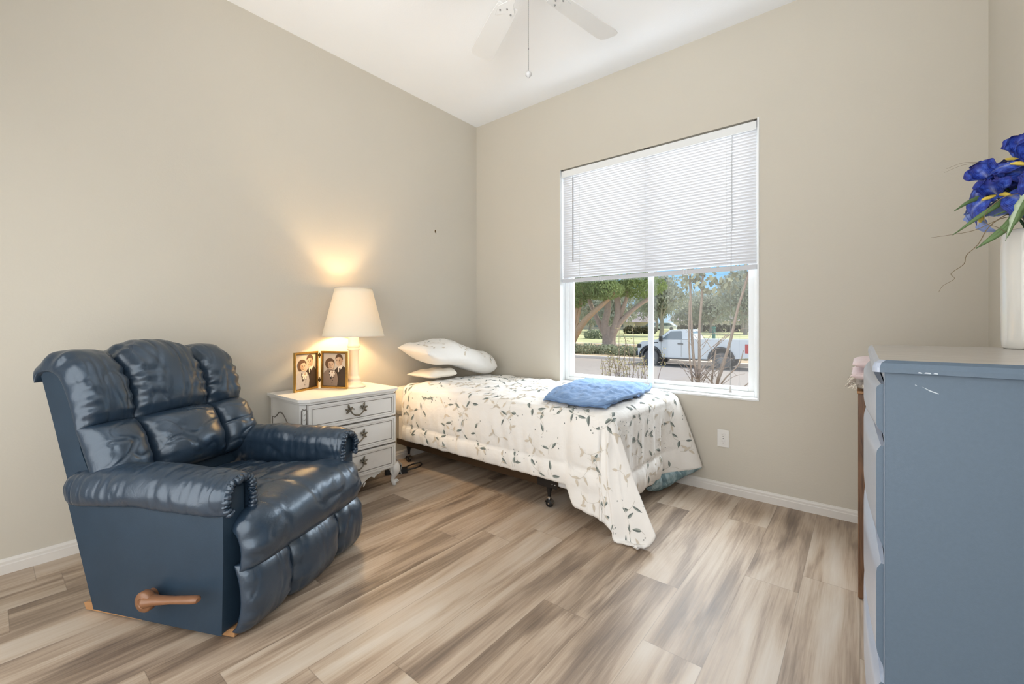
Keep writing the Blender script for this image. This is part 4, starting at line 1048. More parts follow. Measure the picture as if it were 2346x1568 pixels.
# ---- pillows
def pillow(cx, cy, zf, hx, hy, T, seed, name, mat, label, tilt=0.0, sprigs=False, pexp=3.2):
    t_ = thing(name, label, 'pillow', (cx, cy, zf(cy)))
    m = MB()
    def surf(u, v, sgn):
        uu = sin(PI/2*u); vv = sin(PI/2*v)
        pin = 1-0.07*(abs(vv)**2)*(1-abs(uu)**6)*0+0.0
        px = hx*uu*(1-0.06*(1-vv*vv)); py = hy*vv*(1-0.06*(1-uu*uu))
        pull = 1-(0.17 if vv > 0 else 0.04)*(uu*vv)**2; px *= pull; py *= pull
        h = max(0, (1-abs(uu)**pexp)*(1-abs(vv)**(pexp if vv < 0 else 7)))**0.58
        w = 0.016*nz(px*8, py*8, seed)+0.009*nz(px*20, py*17, seed+3)
        g = 0.006*(abs(uu)**4+abs(vv)**4)*nz(px*50, py*50, seed)
        z = sgn*(T*0.5*h*(1.25 if sgn > 0 else 0.75)+(w*h+g*h)*(1 if sgn > 0 else 0.2))
        return Vector((cx+px, cy+py, zf(cy+py)+z+tilt*px))
    n = 34
    for sgn in (1, -1): m.grid(lambda a, b: surf(a*2-1, b*2-1, sgn), n, n+12, 0, True, sgn < 0)
    if sprigs:
        r2 = random.Random(3)
        def P(x_, y_):
            u = math.asin(clamp(x_/hx, -0.98, 0.98))/(PI/2); v = math.asin(clamp(y_/hy, -0.98, 0.98))/(PI/2)
            p = surf(u, v, 1); e = 0.01
            nn = (surf(u+e, v, 1)-surf(u-e, v, 1)).cross(surf(u, v+e, 1)-surf(u, v-e, 1)).normalized()
            return p+nn*0.0018
        for k in range(110):
            x_, y_, a_ = r2.uniform(-0.92, 0.92)*hx, r2.uniform(-0.92, 0.92)*hy, r2.uniform(0, 2*PI); L, w = r2.uniform(0.028, 0.042), 0.0055
            N = 4; A = [P(x_+L*t/N*cos(a_), y_+L*t/N*sin(a_)) for t in range(N+1)]
            B = [P(x_+L*t/N*cos(a_)-w*sin(PI*t/N)*sin(a_), y_+L*t/N*sin(a_)+w*sin(PI*t/N)*cos(a_)) for t in range(N+1)]
            D = [P(x_+L*t/N*cos(a_)+w*sin(PI*t/N)*sin(a_), y_+L*t/N*sin(a_)-w*sin(PI*t/N)*cos(a_)) for t in range(N+1)]
            mi = 1 if r2.random() < 0.22 else 2
            m.add(A+B, [(i, i+1, N+2+i, N+1+i) for i in range(N)], mi); m.add(A+D, [(i, N+1+i, N+2+i, i+1) for i in range(N)], mi)
    m.build('pillow_cover', [mat, 'leafm', 'leafb'], t_, world=True, weld=True)
    return t_
pillow(0.235, -0.745, lambda y: 0.702, 0.15, 0.17, 0.068, 4.4, 'flat_pillow', 'sheet', 'flat cream pillow squashed under the leaf print pillow', 0.0)
pillow(0.255, -0.545, lambda y: lerp(0.858, 0.744, sstep(-0.70, -0.20, y))+0.045*sstep(-0.82, -1.00, y), 0.195, 0.455, 0.205, 9.1, 'bed_pillow', 'comf', 'plump white leaf print pillow at the head of the bed', -0.10, True)

# ---- blue garment folded on the foot of the bed
ga = thing('folded_garment', 'crumpled blue cotton garment folded on the foot of the bed', 'garment', (1.6, -0.5, 0.68))
def top_z(x, y):
    if x > XF: return comf(x, max(y, YN+0.001)).z
    return comf(x, max(y, YN)).z
def gar(s, t, lay):
    A, B, D, E = Vector((1.455, -0.935)), Vector((1.300, -0.085)), Vector((1.780, -0.060)), Vector((1.880, -0.950))
    if lay == 1: A, B, D, E = Vector((1.475, -0.90)), Vector((1.32, -0.11)), Vector((1.72, -0.10)), Vector((1.85, -0.80))
    p = A.lerp(B, t).lerp(E.lerp(D, t), s)
    bow = 0.03*sin(PI*t)
    p.x += -bow*(1-s)+0.045*sin(PI*t)*s+0.018*nz(t*6, s*3, 1+lay)
    p.y += 0.015*nz(t*4, s*7, 3+lay)
    return p
m = MB()
for lay, z0, th in ((0, 0.010, 0.026),):
    def gs(a, b, sgn, z0=z0, th=th, lay=lay):
        u = a*2-1; w = b*2-1
        h = max(0, (1-abs(u)**8)*(1-abs(w)**9))**0.5
        p = gar(a, b, lay)
        over = max(0.0, p.x-XF)
        base = top_z(min(p.x, XF-0.002), clamp(p.y, YN, YB))-over*0.5
        r_ = abs(nz(p.x*11, p.y*6, 7))*0.016+0.008*nz(p.x*26, p.y*15, 3)+0.004*nz(p.x*50, p.y*44, 3)
        z = base+0.015+(th+r_+0.016*sin(PI*b)*0.7)*h if sgn > 0 else base+0.013-0.003*h
        return Vector((p.x, p.y, z))
    m.grid(lambda a, b: gs(a, b, 1), 60, 80); m.grid(lambda a, b: gs(a, b, -1), 60, 80, 0, True, True)
m.build('folded_cloth', 'garment', ga, world=True, weld=True)
m = MB()
fp_ = spline([(1.470, -0.930), (1.60, -0.955), (1.75, -0.955), (1.865, -0.925), (1.895, -0.75), (1.885, -0.50), (1.845, -0.25), (1.785, -0.085)], 40)
m.tube([(x+0.002, y+0.004, top_z(min(x, XF-0.003), max(y, YN+0.002))+0.034+0.006*nz(x*14, y*14, 2)) for x, y in fp_], [0.010+0.004*nz(i*0.6, 3) for i in range(41)], 10)
m.build('rolled_hem', 'garment', ga, world=True)

# ------------------------------------------------------------------ power strip and cords by the nightstand
ps = thing('power_strip', 'black power strip with looped cords on the floor beside nightstand', 'power strip', (0.30, -1.12, 0))
m = MB(); m.prism([(0.205, -1.195, 0.001), (0.245, -1.215, 0.001), (0.335, -1.085, 0.001), (0.295, -1.062, 0.001)], (0, 0, 0.036)); m.build('strip_body', 'black', ps, world=True, bevel=0.006)
m = MB(); m.tube(spline([(0.318, -1.073, 0.02), (0.345, -1.02, 0.026), (0.345, -0.965, 0.034), (0.305, -0.945, 0.040), (0.27, -0.985, 0.030), (0.275, -1.04, 0.028), (0.292, -1.055, 0.03)], 40), 0.0055, 8); m.build('looped_cord', 'black', ps, world=True)
m = MB(); m.tube(spline([(0.20, -1.16, 0.13), (0.25, -1.13, 0.10), (0.29, -1.11, 0.07), (0.305, -1.12, 0.0405), (0.318, -1.135, 0.030), (0.335, -1.14, 0.008)], 30), 0.0028, 7); m.build('lamp_lead', 'cord', ps, world=True)
m = MB(); m.box(0.262, 0.300, -1.135, -1.105, 0.0375, 0.060); m.build('plug', 'black', ps, world=True, bevel=0.005)

# ------------------------------------------------------------------ dresser
DX, DY0, DY1, DZ = 2.990, -1.870, -0.985, 1.030
dr_ = thing('dresser', 'slate blue dresser with whitewashed top in the right corner', 'dresser', (3.2, -1.43, 0))
m = MB(); m.box(DX, RW-0.006, DY0, DY0+0.02, 0.002, 1.004); m.build('side_panel', 'dresser', dr_, world=True, bevel=0.0015)
m = MB(); m.box(DX, RW-0.006, DY1-0.02, DY1, 0.002, 1.004); m.build('side_panel', 'dresser', dr_, world=True, bevel=0.0015)
m = MB(); m.box(DX+0.02, RW-0.006, DY0+0.02, DY1-0.02, 0.05, 0.07); m.box(RW-0.018, RW-0.006, DY0+0.02, DY1-0.02, 0.07, 1.004)
for z in (0.105, 0.352, 0.606, 0.856, 0.992): m.box(DX+0.001, RW-0.02, DY0+0.02, DY1-0.02, z-0.010, z+0.010)
m.box(DX+0.012, DX+0.018, DY0+0.02, DY1-0.02, 0.07, 1.004)
m.build('carcass', 'dresser_sheen', dr_, world=True)
m = MB(); m.box(DX-0.0012, DX-0.0002, DY0+0.0005, DY0+0.003, 0.01, 1.003); m.build('front_edge', 'dresser_sheen', dr_, world=True)
def rrect(x0, x1, y0, y1, r, n=6):
    pts = []
    for cx_, cy_, a0 in ((x0+r, y0+r, 180), (x1-0.002, y0, 270), (x1-0.002, y1, 0), (x0+r, y1-r, 90)):
        rr_ = r if cx_ < x1-0.01 else 0.001
        for k in range(n+1):
            a_ = R(a0+90*k/n); pts.append((cx_+rr_*cos(a_), cy_+rr_*sin(a_)))
    return pts
m = MB(); tp_ = [(DX-0.016, DY0-0.012, 1.0045), (0, 0, 0)]
out = rrect(DX-0.020, RW-0.003, DY0-0.014, DY1+0.012, 0.016)
inn = rrect(DX-0.008, RW-0.003, DY0-0.002, DY1+0.002, 0.014)
n = len(out)
lo_ = [(x, y, 1.0045) for x, y in out]; mid = [(x, y, 1.014) for x, y in out]; hi = [(x, y, 1.030) for x, y in inn]
mid2 = [(lerp(a[0], b[0], 0.25), lerp(a[1], b[1], 0.25), 1.024) for a, b in zip(out, inn)]
m.add(lo_, [tuple(range(n))[::-1]], 0)
for a_, b_ in ((lo_, mid), (mid, mid2), (mid2, hi)):
    for i in range(n):
        j_ = (i+1) % n; left = out[i][0] < DX-0.006 and out[j_][0] < DX-0.006  # front edges take the paler copy, their sheen is painted
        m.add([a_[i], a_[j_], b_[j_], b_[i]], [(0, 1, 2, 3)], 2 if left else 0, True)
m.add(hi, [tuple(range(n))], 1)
m.build('dresser_top', ['dresser', 'washed', 'dresser_sheen'], dr_, world=True)
for z0, z1 in ((0.868, 0.978), (0.622, 0.846), (0.366, 0.594), (0.118, 0.340)):
    m = MB()
    def df(u, v, z0=z0, z1=z1):
        y = lerp(DY0+0.006, DY1-0.006, u); zz = lerp(z0, z1, v); w = u*2-1
        e = 1-(1-sstep(0, 0.26, v))**2*1.0; e2 = 1-0.6*(1-sstep(0, 0.09, 1-v))**2
        prot = (0.013+0.020*(1-w*w))*e*e2
        return (DX-0.0005-prot, y, zz)
    m.grid(df, 30, 20)
    n_ = 20
    for u in (0, 1):
        a_ = [df(u, k/n_) for k in range(n_+1)]; b_ = [(DX-0.0004, p[1], p[2]) for p in a_]
        m.add(a_+b_, [(k, k+1, n_+2+k, n_+1+k) for k in range(n_)], 1)
    for v in (0, 1):
        a_ = [df(k/30, v) for k in range(31)]; b_ = [(DX-0.0004, p[1], p[2]) for p in a_]
        m.add(a_+b_, [(k, k+1, 32+k, 31+k) for k in range(30)], 0)
    d_ = m.build('drawer', ['dresser_sheen', 'dresser'], dr_, world=True)
m = MB()
for q_, q in enumerate(([(3.047, 0.9735), (3.060, 0.967), (3.072, 0.962), (3.072, 0.9602), (3.060, 0.9645)], [(3.037, 0.9765), (3.040, 0.9758), (3.040, 0.9748), (3.037, 0.9755)])):
    m = MB(); m.add([(x, DY0-0.0006, z+0.005) for x, z in q], [tuple(range(len(q)))]); m.build('paint_scuff', 'scuff', dr_, world=True)
for x0, x1 in ((3.040, 3.047), (3.050, 3.060), (3.063, 3.070)):
    m = MB(); m.add([(x0, DY0-0.0148, 1.0065), (x1, DY0-0.0148, 1.006), (x1-0.001, DY0-0.0148, 1.0085), (x0+0.002, DY0-0.0148, 1.009)], [(0, 1, 2, 3)]); m.build('paint_scuff', 'scuff', dr_, world=True)

# ------------------------------------------------------------------ wooden cabinet with folded blankets
m = MB(); m.box(2.940, 3.40, -0.845, -0.40, 0.0008, 0.826)
cb = thing('wooden_cabinet', 'plain brown walnut cabinet behind the blue dresser', 'cabinet', (3.17, -0.62, 0))
m.build('cabinet_body', 'walnut', cb, world=True, bevel=0.003)
m = MB(); m.box(2.937, 3.405, -0.849, -0.395, 0.8265, 0.8365); m.build('cabinet_top', 'oak', cb, world=True, bevel=0.002)
def stack(z, h, x0, y0, seed, name, mat, label, extra=0.0):
    t_ = thing(name, label, 'blanket', (3.15, -0.62, z)); m = MB()
    def s(a, b, sgn):
        u, w = a*2-1, b*2-1
        hh = max(0, (1-abs(u)**7)*(1-abs(w)**7))**0.5
        x = lerp(x0, 3.39, a); y = lerp(y0, -0.42, b)
        k = 0.5*h
        return Vector((x+0.006*nz(y*12, z*9, seed), y+0.006*nz(x*12, z*9, seed), z+k+sgn*hh*k*(1+0.18*nz(x*14, y*14, seed))))
    m.grid(lambda a, b: s(a, b, 1), 44, 40); m.grid(lambda a, b: s(a, b, -1), 44, 40, 0, True, True)
    m.build('folded_cloth', mat, t_, world=True, weld=True)
    return t_
fb = stack(0.8375, 0.034, 2.928, -0.862, 2.0, 'fringed_blanket', 'fringe', 'grey brown fringed blanket folded under the pink blanket')
m = MB(); rr = random.Random(9)
for k in range(150):
    if k < 60: x, y, dx, dy = 2.930, rr.uniform(-0.855, -0.45), -1, 0
    else: x, y, dx, dy = rr.uniform(2.93, 3.38), -0.860, 0, -1
    L = rr.uniform(0.014, 0.030); z = rr.uniform(0.850, 0.868); sx, sy = rr.uniform(-0.012, 0.012), rr.uniform(-0.012, 0.012)
    m.tube([(x, y, z), (x+dx*L*0.5+sx*0.4, y+dy*L*0.5+sy*0.4, z-0.002), (x+dx*L*0.8+sx, y+dy*L*0.8+sy, max(0.842, z-L*0.7))], [0.0022, 0.0018, 0.0008], 5, rr.randint(0, 1))
tag(m.build('fringe', ['fringe', 'sheet'], fb, world=True), kind='stuff')
pb = stack(0.8735, 0.046, 2.918, -0.860, 6.0, 'pink_blanket', 'pinkblanket', 'pink and white blanket folded on top of the wooden cabinet')
m = MB()
def s2(a, b, sgn):
    u, w = a*2-1, b*2-1; hh = max(0, (1-abs(u)**7)*(1-abs(w)**7))**0.5
    x = lerp(2.922, 3.38, a); y = lerp(-0.855, -0.43, b)
    return Vector((x, y, 0.9420+sgn*hh*0.019*(1+0.25*nz(x*12, y*12, 4))))
m.grid(lambda a, b: s2(a, b, 1), 44, 40); m.grid(lambda a, b: s2(a, b, -1), 44, 40, 0, True, True)
m.build('upper_fold', 'pinkblanket', pb, world=True, weld=True)

# ------------------------------------------------------------------ vase and silk irises
vs0 = thing('assumed_vase', 'assumed tall white vase standing in for bright streaks on the wall', 'vase', (3.354, -1.065, 1.0305))  # assumed vase, its glossy highlight replaces bright streaks on the wall
m = MB(); m.lathe([(0.0, 1.0308), (0.058, 1.0308), (0.062, 1.036), (0.064, 1.06), (0.065, 1.20), (0.065, 1.34), (0.063, 1.38), (0.064, 1.392), (0.060, 1.394), (0.058, 1.38), (0.059, 1.20), (0.055, 1.05), (0.0, 1.045)], (3.354, -1.065, 0), 48)
m.build('vase_body', 'ceramic', vs0, world=True)
def petal_strip(m, base, d, up, L, W, curl, cup, ruf, mi, seed, nl=30, nw=22, tip=0.55):
    d = d.normalized(); s = d.cross(up).normalized(); up = s.cross(d).normalized()
    def fn(a, b):
        w = b*2-1; t = a
        wid = W*(0.16+0.84*sstep(0.02, 0.62, t))*sqrt(max(0.0, 1-(max(0.0, t-0.62)/0.385)**2.4))*(1+0.05*sin(t*23+seed))
        ang = curl*t*t
        dist = L*t
        fwd = d*(dist*cos(ang*0.5))+up*(-dist*sin(ang*0.5))
        rf = max(abs(w)**2.2, t**5)
        off = s*(w*wid)+up*(cup*w*w*wid+ruf*rf*(sin(t*15+seed*3+w*2.5)+0.6*sin(w*9+seed+t*7))*W*0.75+0.5*ruf*W*nz(t*7, w*5, seed))
        return base+fwd+off
    b0 = len(m.v); m.grid(fn, nl, nw, mi)
    for i in range(nl+1):
        for j in range(nw+1): m.uv[b0+i*(nw+1)+j] = (i/nl, j/nw*2-1, 0)
    return fn
def iris(pos, tiltv, size, seed, label, pale=False):
    pos = Vector(pos); t_ = thing('iris_flower', label, 'flower', pos, 0, 'silk irises in the white vase')
    ax = Vector(tiltv).normalized(); a = ax.cross(Vector((0.3, 0.2, 1))).normalized(); b = ax.cross(a).normalized()
    cl = ['petalpale' if pale else 'petal', 'petalvein', 'beard']
    for k in range(3):
        w = R(seed*40+120*k); out = a*cos(w)+b*sin(w)
        m = MB(); fn = petal_strip(m, pos, (out*1.0+ax*0.25), ax, size*1.0, size*0.50, 1.9, -0.12, 0.14, 0, seed+k)
        pt = m.build('fall_petal', cl, t_, world=True)
        m = MB(); pth = [fn(x, 0.5)+ax*0.0035 for x in (0.04, 0.13, 0.22, 0.31, 0.40)]
        m.tube(pth, [0.0035, 0.0055, 0.0062, 0.0052, 0.002], 8, 0)
        o = m.build('beard', 'beard', pt); o.data.transform(Matrix.Translation(-pos))
        w2 = w+R(60); out2 = a*cos(w2)+b*sin(w2)
        m = MB(); petal_strip(m, pos, (ax*1.0+out2*0.55), -out2, size*0.78, size*0.44, -0.7, 0.35, 0.15, 0, seed*2+k)
        m.build('standard_petal', cl, t_, world=True)
    vm = Vector((3.345, -1.065, 1.40))
    m = MB(); m.tube(spline([pos, pos.lerp(vm, 0.5)+Vector((0.01, 0.0, 0.02)), vm+Vector((0, 0, -0.03)), (3.345+0.004*seed-0.02, -1.065+0.012*(seed % 3)-0.012, 1.12)], 14), 0.0035, 7); m.build('flower_stem', 'silkdark', t_, world=True)
    return t_
iris((3.326, -1.09, 1.602), (0.05, -0.15, 0.95), 0.098, 1, 'topmost dark blue silk iris in the white vase')
iris((3.262, -1.13, 1.545), (-0.60, -0.25, 0.75), 0.086, 2, 'dark blue silk iris reaching furthest left from the vase')
iris((3.325, -1.18, 1.560), (0.15, -0.60, 0.75), 0.098, 3, 'large blue silk iris with yellow beards facing the room')
iris((3.268, -1.17, 1.490), (-0.35, -0.70, 0.60), 0.090, 4, 'blue silk iris with a pale centre below the others')
iris((3.250, -1.10, 1.446), (-0.8, -0.35, 0.15), 0.058, 5, 'small pale blue silk iris hanging lowest on the left', True)
iris((3.356, -1.16, 1.440), (0.25, -0.75, 0.3), 0.066, 6, 'pale blue silk iris over the rim of the vase', True)
gr_ = thing('silk_foliage', 'spray of long green silk leaves and dry twigs in the vase', 'foliage', (3.345, -1.065, 1.40))
def blade(pts, w, mi=0, edge=False, wav=0.0):
    m = MB(); n = 24; sp_ = [Vector(p) for p in spline(pts, n)]
    L_, C_, R_ = [], [], []
    for i, p in enumerate(sp_):
        t = i/n; d = (sp_[min(i+1, n)]-sp_[max(i-1, 0)]).normalized(); s = d.cross(Vector((0.35, 0.9, 0.25))).normalized()
        ww = w*(0.35+0.65*sin(PI*min(1, 0.15+t*0.85)))*(1 if t < 0.75 else max(0.03, 1-((t-0.75)/0.25)**1.6))*(1+wav*sin(i*2.1))
        L_.append(p+s*ww); C_.append(p+Vector((0, -0.003, 0.002))); R_.append(p-s*ww)
    m.add(L_+C_, [(i, i+1, n+2+i, n+1+i) for i in range(n)], mi, True); m.add(C_+R_, [(i, i+1, n+2+i, n+1+i) for i in range(n)], mi if not edge else 1, True)
    return m.build('leaf_blade', ['silkleaf', 'silkpale', 'silkdark'], gr_, world=True, solid=-0.0008)
O_ = (3.345, -1.075, 1.425)
blade([O_, (3.30, -1.16, 1.475), (3.24, -1.20, 1.440), (3.168, -1.205, 1.378)], 0.008)
blade([O_, (3.325, -1.18, 1.455), (3.275, -1.21, 1.385), (3.215, -1.215, 1.330)], 0.0125, 0)
blade([(3.345, -1.075, 1.43), (3.335, -1.19, 1.500), (3.300, -1.225, 1.440), (3.272, -1.225, 1.345)], 0.0125, 0, True, 0.25)
blade([O_, (3.36, -1.16, 1.49), (3.335, -1.20, 1.465), (3.255, -1.19, 1.425)], 0.007)
blade([O_, (3.27, -1.12, 1.50), (3.215, -1.16, 1.486), (3.174, -1.185, 1.455)], 0.007)
blade([O_, (3.36, -1.14, 1.52), (3.33, -1.16, 1.52), (3.285, -1.16, 1.485)], 0.011, 2)
blade([O_, (3.38, -1.13, 1.53), (3.385, -1.17, 1.50), (3.35, -1.20, 1.44)], 0.014, 2)
blade([O_, (3.37, -1.15, 1.47), (3.36, -1.21, 1.44), (3.31, -1.225, 1.40)], 0.008, 1)
def twig(pts, r):
    m = MB(); sp_ = spline(pts, 40); m.tube(sp_, [lerp(r, r*0.35, i/40) for i in range(41)], 6); m.build('dry_twig', 'twig', gr_, world=True)
twig([O_, (3.28, -1.18, 1.42), (3.215, -1.20, 1.388), (3.165, -1.20, 1.381), (3.121, -1.20, 1.3775)], 0.0014)
twig([O_, (3.29, -1.18, 1.43), (3.245, -1.20, 1.395), (3.222, -1.20, 1.345), (3.198, -1.20, 1.315), (3.192, -1.20, 1.288), (3.165, -1.20, 1.262), (3.172, -1.20, 1.245), (3.147, -1.20, 1.225), (3.138, -1.20, 1.206)], 0.0014)
twig([(3.345, -1.075, 1.44), (3.31, -1.05, 1.56), (3.268, -1.10, 1.60), (3.20, -1.19, 1.598), (3.155, -1.20, 1.586)], 0.0008)
twig([(3.345, -1.075, 1.44), (3.31, -1.05, 1.55), (3.268, -1.10, 1.598), (3.20, -1.19, 1.592), (3.150, -1.20, 1.575)], 0.0007)
twig([O_, (3.32, -1.20, 1.47), (3.275, -1.215, 1.475), (3.238, -1.215, 1.44), (3.235, -1.215, 1.405), (3.262, -1.215, 1.385), (3.280, -1.215, 1.362)], 0.0016)
# ------------------------------------------------------------------ outdoors, seen through the panes
SZ = -1.03
m = MB(); m.box(-60, 40, 6.4, 21.1, SZ-0.2, SZ); struct(m.build('ground_road', 'asphalt'))
m = MB(); m.add([(-40, T, -0.35), (30, T, -0.35), (30, 6.4, SZ+0.12), (-40, 6.4, SZ+0.12)], [(0, 1, 2, 3)]); struct(m.build('ground_front_yard', 'mulch'))
m = MB(); m.box(-60, 40, 21.1, 21.5, SZ-0.2, -0.86); struct(m.build('ground_kerb', 'concrete', bevel=0.03))
m = MB(); m.grid(lambda a, b: (lerp(-70, 40, a), lerp(21.5, 27.5, b), lerp(-0.88, -0.42, b)), 4, 4); struct(m.build('ground_verge', 'mulch'))
m = MB(); m.grid(lambda a, b: (lerp(-120, 60, a), lerp(27.5, 130, b), lerp(-0.42, 0.62, b**0.9)), 4, 20); struct(m.build('ground_lawn', 'lawn'))
m = MB(); m.box(-60, 40, 27.6, 28.6, -0.44, -0.395); struct(m.build('ground_footpath', 'concrete'))
m = MB(); m.box(-3, 7, T, 1.15, 2.78, 2.90); struct(m.build('sun_block_slab', 'trim'))  # unseen slab added to keep the sun out of the window

# pickup truck parked along the far kerb
TX, TY = -3.55, 19.9
tr = thing('pickup_truck', 'white pickup truck parked along the far kerb of the street', 'truck', (TX, TY, SZ))
y0, y1 = 18.9, 20.85
def side_profile(pts, ya, yb, m, mi=0): m.prism([(x, ya, z) for x, z in pts], (0, yb-ya, 0), mi)
def arch(cx, r, z): return [(cx+r*cos(R(180-a)), z+r*sin(R(a))) for a in range(0, 181, 20)]
FWX, RWX, WZ, WR = -5.62, -2.21, SZ+0.40, 0.40
m = MB()
low = SZ+0.52
body = [(-6.28, low), (-6.30, -0.15), (-6.22, 0.12), (-6.05, 0.22), (-5.32, 0.33), (-3.52, 0.36), (-3.50, 0.385), (-0.92, 0.40), (-0.86, 0.36), (-0.83, low+0.10)]
bot = [(-1.75+0.0, low)]+[(RWX+0.52*cos(R(a)), WZ+0.08+0.52*sin(R(a))) for a in range(0, 181, 15)]+[(-2.75, low-0.10), (-5.06, low-0.10)]+[(FWX+0.52*cos(R(a)), WZ+0.08+0.52*sin(R(a))) for a in range(0, 181, 15)]
side_profile(body+bot, y0, y1, m); m.build('truck_body', 'truckw', tr, world=True, bevel=0.03)
m = MB(); cab = [(-5.28, 0.33), (-4.72, 0.80), (-4.55, 0.855), (-3.80, 0.868), (-3.66, 0.84), (-3.50, 0.37)]
n_ = len(cab); A = [Vector((x, y0+0.06+0.14*sstep(0.33, 0.86, z), z)) for x, z in cab]; B = [Vector((x, y1-0.06-0.14*sstep(0.33, 0.86, z), z)) for x, z in cab]
m.add(A+B, [tuple(range(n_))[::-1], tuple(range(n_, 2*n_))]+[(i, (i+1) % n_, n_+(i+1) % n_, n_+i) for i in range(n_)]); m.build('cab', 'truckw', tr, world=True, bevel=0.03)
m = MB(); wn_ = [(-5.02, 0.375), (-4.60, 0.755), (-4.08, 0.775), (-4.02, 0.375)]
m.add([(x, y0+0.045+0.14*sstep(0.33, 0.86, z), z) for x, z in wn_], [(0, 1, 2, 3)]); m.build('side_window', 'tglass', tr, world=True, solid=0.01)
m = MB(); m.add([(-3.535, y0+0.25, 0.42), (-3.535, y1-0.25, 0.42), (-3.625, y1-0.3, 0.76), (-3.625, y0+0.3, 0.76)], [(0, 1, 2, 3)]); m.build('rear_window', 'tglass', tr, world=True)
m = MB(); m.add([(-5.27, y0+0.12, 0.365), (-5.27, y1-0.12, 0.365), (-4.76, y1-0.25, 0.79), (-4.76, y0+0.25, 0.79)], [(0, 1, 2, 3)]); m.build('windscreen', 'tglass', tr, world=True)
for cx in (FWX, RWX):
    for yy in (y0+0.02, y1-0.25):
        m = MB(); m.lathe([(0.0, 0.0), (0.20, 0.0), (0.25, 0.03), (WR-0.03, 0.0), (WR, 0.04), (WR, 0.20), (WR-0.03, 0.23), (0.0, 0.23)], (cx, yy, WZ), 26, 0, 'y'); wl = m.build('wheel', 'tyre', tr, world=True)
        m = MB(); m.lathe([(0.0, -0.02), (0.08, -0.02), (0.22, 0.0), (0.22, 0.02)], (cx, yy, WZ), 20, 0, 'y')
        o = m.build('hub_cap', 'rim', wl); o.data.transform(Matrix.Translation(-tr.location))
for cx in (FWX, RWX):
    m = MB(); ar = [(cx+0.55*cos(R(a)), WZ+0.08+0.55*sin(R(a))) for a in range(-8, 189, 14)]
    m.tube([(x, y0-0.02, z) for x, z in ar], 0.055, 6); m.build('wheel_arch', 'tblack', tr, world=True)
for cx in (FWX, RWX):
    m = MB(); m.box(cx-0.54, cx+0.54, y0+0.30, y1-0.30, low-0.05, low+0.52); m.build('wheel_well', 'tblack', tr, world=True)
m = MB(); m.box(-5.02, -2.78, y0-0.05, y0+0.06, low-0.13, low-0.06); m.build('side_step', 'tblack', tr, world=True, bevel=0.01)
m = MB(); m.box(-5.10, -4.96, y0-0.20, y0-0.02, 0.24, 0.52); m.build('wing_mirror', 'tblack', tr, world=True, bevel=0.02)
m = MB(); m.box(-4.22, -3.95, y0-0.03, y0-0.002, 0.12, 0.16); m.build('door_handle', 'tblack', tr, world=True)
m = MB(); m.box(-5.50, -5.22, y0-0.015, y0-0.002, 0.15, 0.20); m.build('fender_vent', 'tblack', tr, world=True)
m = MB(); m.box(-1.20, -0.88, y0-0.02, y0+0.1, -0.22, 0.20); m.build('tail_lamp', 'tred', tr, world=True, bevel=0.02)
m = MB(); m.box(-0.95, -0.62, y0+0.05, y1-0.05, low-0.06, low+0.12); m.build('rear_bumper', 'rim', tr, world=True, bevel=0.03)
m = MB(); m.box(-6.42, -6.26, y0+0.02, y1-0.02, low-0.02, low+0.22); m.build('front_bumper', 'tblack', tr, world=True, bevel=0.03)
m = MB(); m.box(-6.33, -6.10, y0-0.012, y0+0.35, -0.12, 0.08); m.build('head_lamp', 'tblack', tr, world=True, bevel=0.02)
m = MB(); m.box(-4.05, -4.035, y0-0.006, y0-0.001, low, 0.34); m.box(-5.07, -5.055, y0-0.006, y0-0.001, low, 0.30); m.build('door_seam', 'rim', tr, world=True)

# trees
def tree(name, label, base, limbs, blobs, n, size, bark, leafm, group='trees across the street', seg=10):
    t_ = thing(name, label, 'tree', base, 0, group); rr = random.Random(hash(label) % 1000 if False else len(label)*7+n)
    m = MB()
    for pts, r0, r1 in limbs:
        sp_ = spline(pts, 14); m.tube(sp_, [lerp(r0, r1, (i/14)**0.8)*(1+0.06*nz(i*0.9, r0*9)) for i in range(15)], seg)
    m.build('trunk', bark, t_, world=True)
    m = MB(); leaf_cloud(m, blobs, n, size, 0, rr); m.build('crown', leafm, t_, world=True)
    return t_
bx, by = -11.75, 26.6
tree('shade_tree', 'big multi trunk tree with pinkish bark in the left pane', (bx, by, -0.75),
     [([(bx, by, -0.80), (bx-0.03, by, -0.2), (bx-0.08, by, 0.35), (bx-0.05, by, 0.95)], 0.64, 0.26),
      ([(bx+0.12, by-0.05, -0.25), (bx+0.2, by, 0.3), (bx+0.45, by, 0.9), (bx+0.7, by, 2.0), (bx+0.55, by, 3.6)], 0.36, 0.22),
      ([(bx-0.18, by-0.1, -0.25), (bx-0.25, by-0.05, 0.3), (bx-0.35, by-0.1, 1.1), (bx-0.15, by, 2.2), (bx-0.1, by, 3.6)], 0.34, 0.22),
      ([(bx-0.2, by, -0.1), (bx-0.35, by, 0.4), (bx-0.8, by, 1.1), (bx-1.3, by, 2.1), (bx-1.9, by, 3.4)], 0.27, 0.15),
      ([(bx+0.15, by, -0.1), (bx+0.4, by, 0.55), (bx+1.1, by, 1.5), (bx+2.0, by, 2.3), (bx+3.3, by, 3.1)], 0.27, 0.12),
      ([(bx+0.6, by+0.2, 1.3), (bx+1.2, by, 2.6), (bx+1.6, by, 3.8)], 0.2, 0.1)],
     [((bx, by, 4.5), (3.6, 1.6, 1.4)), ((bx+2.4, by, 3.8), (1.9, 1.5, 0.85)), ((bx-2.2, by, 4.1), (1.7, 1.5, 1.1)), ((bx+0.2, by-0.9, 3.75), (1.6, 0.7, 0.7))], 8500, 0.115, 'bark', 'leaf_a')
lx, ly = -13.75, 24.4
